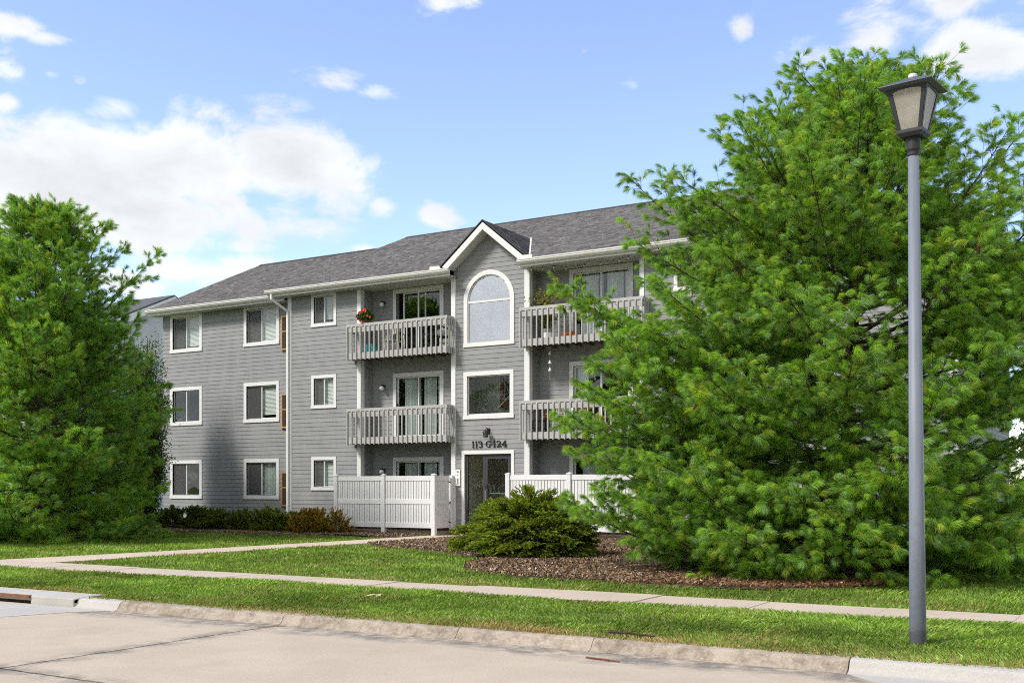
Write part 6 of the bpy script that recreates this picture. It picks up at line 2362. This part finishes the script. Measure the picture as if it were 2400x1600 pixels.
def bistro_chair(label, x, y, rz):
    t = thing('folding_chair', label, 'chair', (x, y, FL2), rz, group='yellow bistro set on the middle balcony')
    for sx_ in (-0.19, 0.19):
        obj('leg', MB().tube([(sx_, -0.2, 0.0), (sx_, 0.2, 0.46), (sx_, 0.26, 0.82)], 0.012, 5), M['yellow'], t, world=False)
        obj('leg', MB().tube([(sx_ * 0.9, 0.22, 0.0), (sx_ * 0.9, -0.2, 0.45)], 0.012, 5), M['yellow'], t, world=False)
    mb = MB()
    for i in range(5):
        mb.box(-0.2, 0.2, -0.2 + i * 0.082, -0.2 + i * 0.082 + 0.066, 0.445, 0.462)
    obj('seat', mb, M['yellow'], t, world=False)
    obj('backrest', MB().box(-0.2, 0.2, 0.235, 0.25, 0.66, 0.74).box(-0.2, 0.2, 0.245, 0.26, 0.77, 0.83), M['yellow'], t, world=False)
    return t


bistro_chair('yellow folding chair by the recess wall on the middle balcony', 2.62, 0.12, R(100))
bistro_chair('yellow folding chair nearest the pine on the middle balcony', 3.75, 0.12, R(-95))
bt = thing('bistro_table', 'yellow round bistro table between two yellow chairs', 'table', (3.2, 0.1, FL2), group='yellow bistro set on the middle balcony')
obj('table_top', MB().lathe([(0.28, 0.70), (0.29, 0.71), (0.29, 0.73), (0.28, 0.735)], (3.2, 0.1, FL2), 24), M['yellow'], bt)
for a in (0.3, 2.4, 4.5):
    obj('leg', MB().tube([(3.2 + 0.24 * math.cos(a), 0.1 + 0.24 * math.sin(a), FL2), (3.2 - 0.1 * math.cos(a), 0.1 - 0.1 * math.sin(a), FL2 + 0.70)], 0.012, 5), M['yellow'], bt)
M['orange'] = pm('orange_brown_canvas', (0.34, 0.13, 0.035), 0.85, 0.12, 8.0)
wicker_chair('bentwood_chair', 'dark bentwood chair with an orange cushion at the end of the middle balcony', 1.78, 0.12, FL2, R(240), M['dark_metal'], M['orange'])

# black patio chairs whose feet show below the fence
for i, (x, rz) in enumerate(((-3.05, 20), (-2.1, 200))):
    wicker_chair('patio_chair', ('black patio chair behind the middle of the fence', 'black patio chair behind the fence corner post')[i], x, -0.25, 0.34, R(rz), M['dark_metal'], None, 'black patio chairs behind the fence')

# ------------------------------------------------------------------ litter
rl = random.Random(12)
M['stick'] = pm('dark_stick', (0.05, 0.035, 0.025), 0.9, 0.3, 20.0)
s_ = thing('stick', 'dark broken stick lying on the grass at the kerb', 'stick', (12.85, -18.05, 0.15))
obj('stem', MB().tube([(12.6, -17.95, 0.165), (12.85, -18.02, 0.175), (13.15, -18.04, 0.165)], [0.016, 0.014, 0.008], 5), M['stick'], s_)
s_ = thing('stick', 'thin brown stick lying on the road by the kerb', 'stick', (12.95, -18.75, 0.01))
obj('stem', MB().tube([(12.72, -18.72, 0.012), (12.95, -18.78, 0.016), (13.12, -18.80, 0.010)], [0.008, 0.010, 0.006], 5), pm('brown_stick', (0.16, 0.06, 0.03), 0.9, 0.3, 20.0), s_)
M['dead_leaf'] = pm('dry_leaf', (0.34, 0.17, 0.07), 0.85, 0.3, 30.0)
M['pale_leaf'] = pm('bleached_leaf', (0.55, 0.45, 0.32), 0.85, 0.2, 30.0)
for (x, y, s, mat, lab) in ((8.3, -16.35, 0.16, 'pale_leaf', 'bleached curled leaf on the verge before the mulch bed'), (9.3, -16.9, 0.09, 'dead_leaf', 'reddish dry leaf on the verge'), (16.05, -17.25, 0.06, 'dead_leaf', 'orange dry leaf by the lamp post foot'), (13.2, -13.6, 0.05, 'pale_leaf', 'small yellow leaf at the pavement edge under the pine')):
    t = thing('fallen_leaf', lab, 'leaf', (x, y, tz(y) + 0.05))
    mb = MB()
    for k in range(3):
        a = rl.uniform(0, 6.28)
        c = Vector((x + rl.uniform(-.4, .4) * s, y + rl.uniform(-.4, .4) * s, tz(y) + 0.06))
        e = Vector((math.cos(a), math.sin(a), 0.15)) * s * 0.5
        f = Vector((-math.sin(a), math.cos(a), 0.25)) * s * 0.22
        mb.add([tuple(c - e), tuple(c - f + Vector((0, 0, .01))), tuple(c + e), tuple(c + f)], [(0, 1, 2, 3)])
    obj('blade', mb, M[mat], t)

# ------------------------------------------------------------------ the neighbouring building behind the left pines
M['dark_pane'] = pm('dark_pane', (0.02, 0.022, 0.025), 0.05, 0.05, 2.0, 0, 60, 0.8)
nb_ = thing('neighbour_building', 'pale neighbouring apartment building behind the pines, only its gable tip showing', 'building', (-36, 10, 0.2))
nx0, nx1, ny0, ny1, nz = -48.0, -25.4, 3.4, 17.0, 7.95
obj('wall', MB().box(nx0, nx1, ny0, ny1, 0.4, nz).prx([(ny0, nz), (ny1, nz), ((ny0 + ny1) / 2, nz + 3.1)], nx0 + 0.1, nx1 - 0.02), pm('pale_grey_siding', (0.55, 0.56, 0.58), 0.8, 0.06, 2.0), nb_)
obj('foundation', MB().box(nx0 + .05, nx1 - .05, ny0 + .05, ny1 - .05, 0.0, 0.4), M['brick_found'], nb_)
ym = (ny0 + ny1) / 2
mb = MB()
mb.prx([(ny0 - 0.6, nz - 0.05), (ym, nz + 3.3), (ym, nz + 3.45), (ny0 - 0.6, nz + 0.1)], nx0 - 0.4, nx1 + 0.4)
mb.prx([(ny1 + 0.6, nz - 0.05), (ym, nz + 3.3), (ym, nz + 3.45), (ny1 + 0.6, nz + 0.1)], nx0 - 0.4, nx1 + 0.4)
rf = obj('roof', mb, pm('neighbour_shingles', (0.10, 0.10, 0.105), 0.95, 0.25, 7.0), nb_)
mb = MB()
mb.prx([(ny0 - 0.6, nz - 0.35), (ym, nz + 3.0), (ym, nz + 3.36), (ny0 - 0.6, nz + 0.0)], nx1 + 0.4, nx1 + 0.44)
mb.prx([(ny1 + 0.6, nz - 0.35), (ym, nz + 3.0), (ym, nz + 3.36), (ny1 + 0.6, nz + 0.0)], nx1 + 0.4, nx1 + 0.44)
obj('verge_board', mb, M['trim'], nb_)
for k in range(3):
    for x in (-41.0, -37.5, -33.5, -29.5):
        w = obj('window', MB().box(x - 0.75, x + 0.75, ny0 - 0.04, ny0, 1.2 + k * 2.75, 2.7 + k * 2.75), M['trim'], nb_)
        obj('pane', MB().box(x - 0.62, x + 0.62, ny0 - 0.055, ny0 - 0.041, 1.33 + k * 2.75, 2.57 + k * 2.75), M['dark_pane'], w)
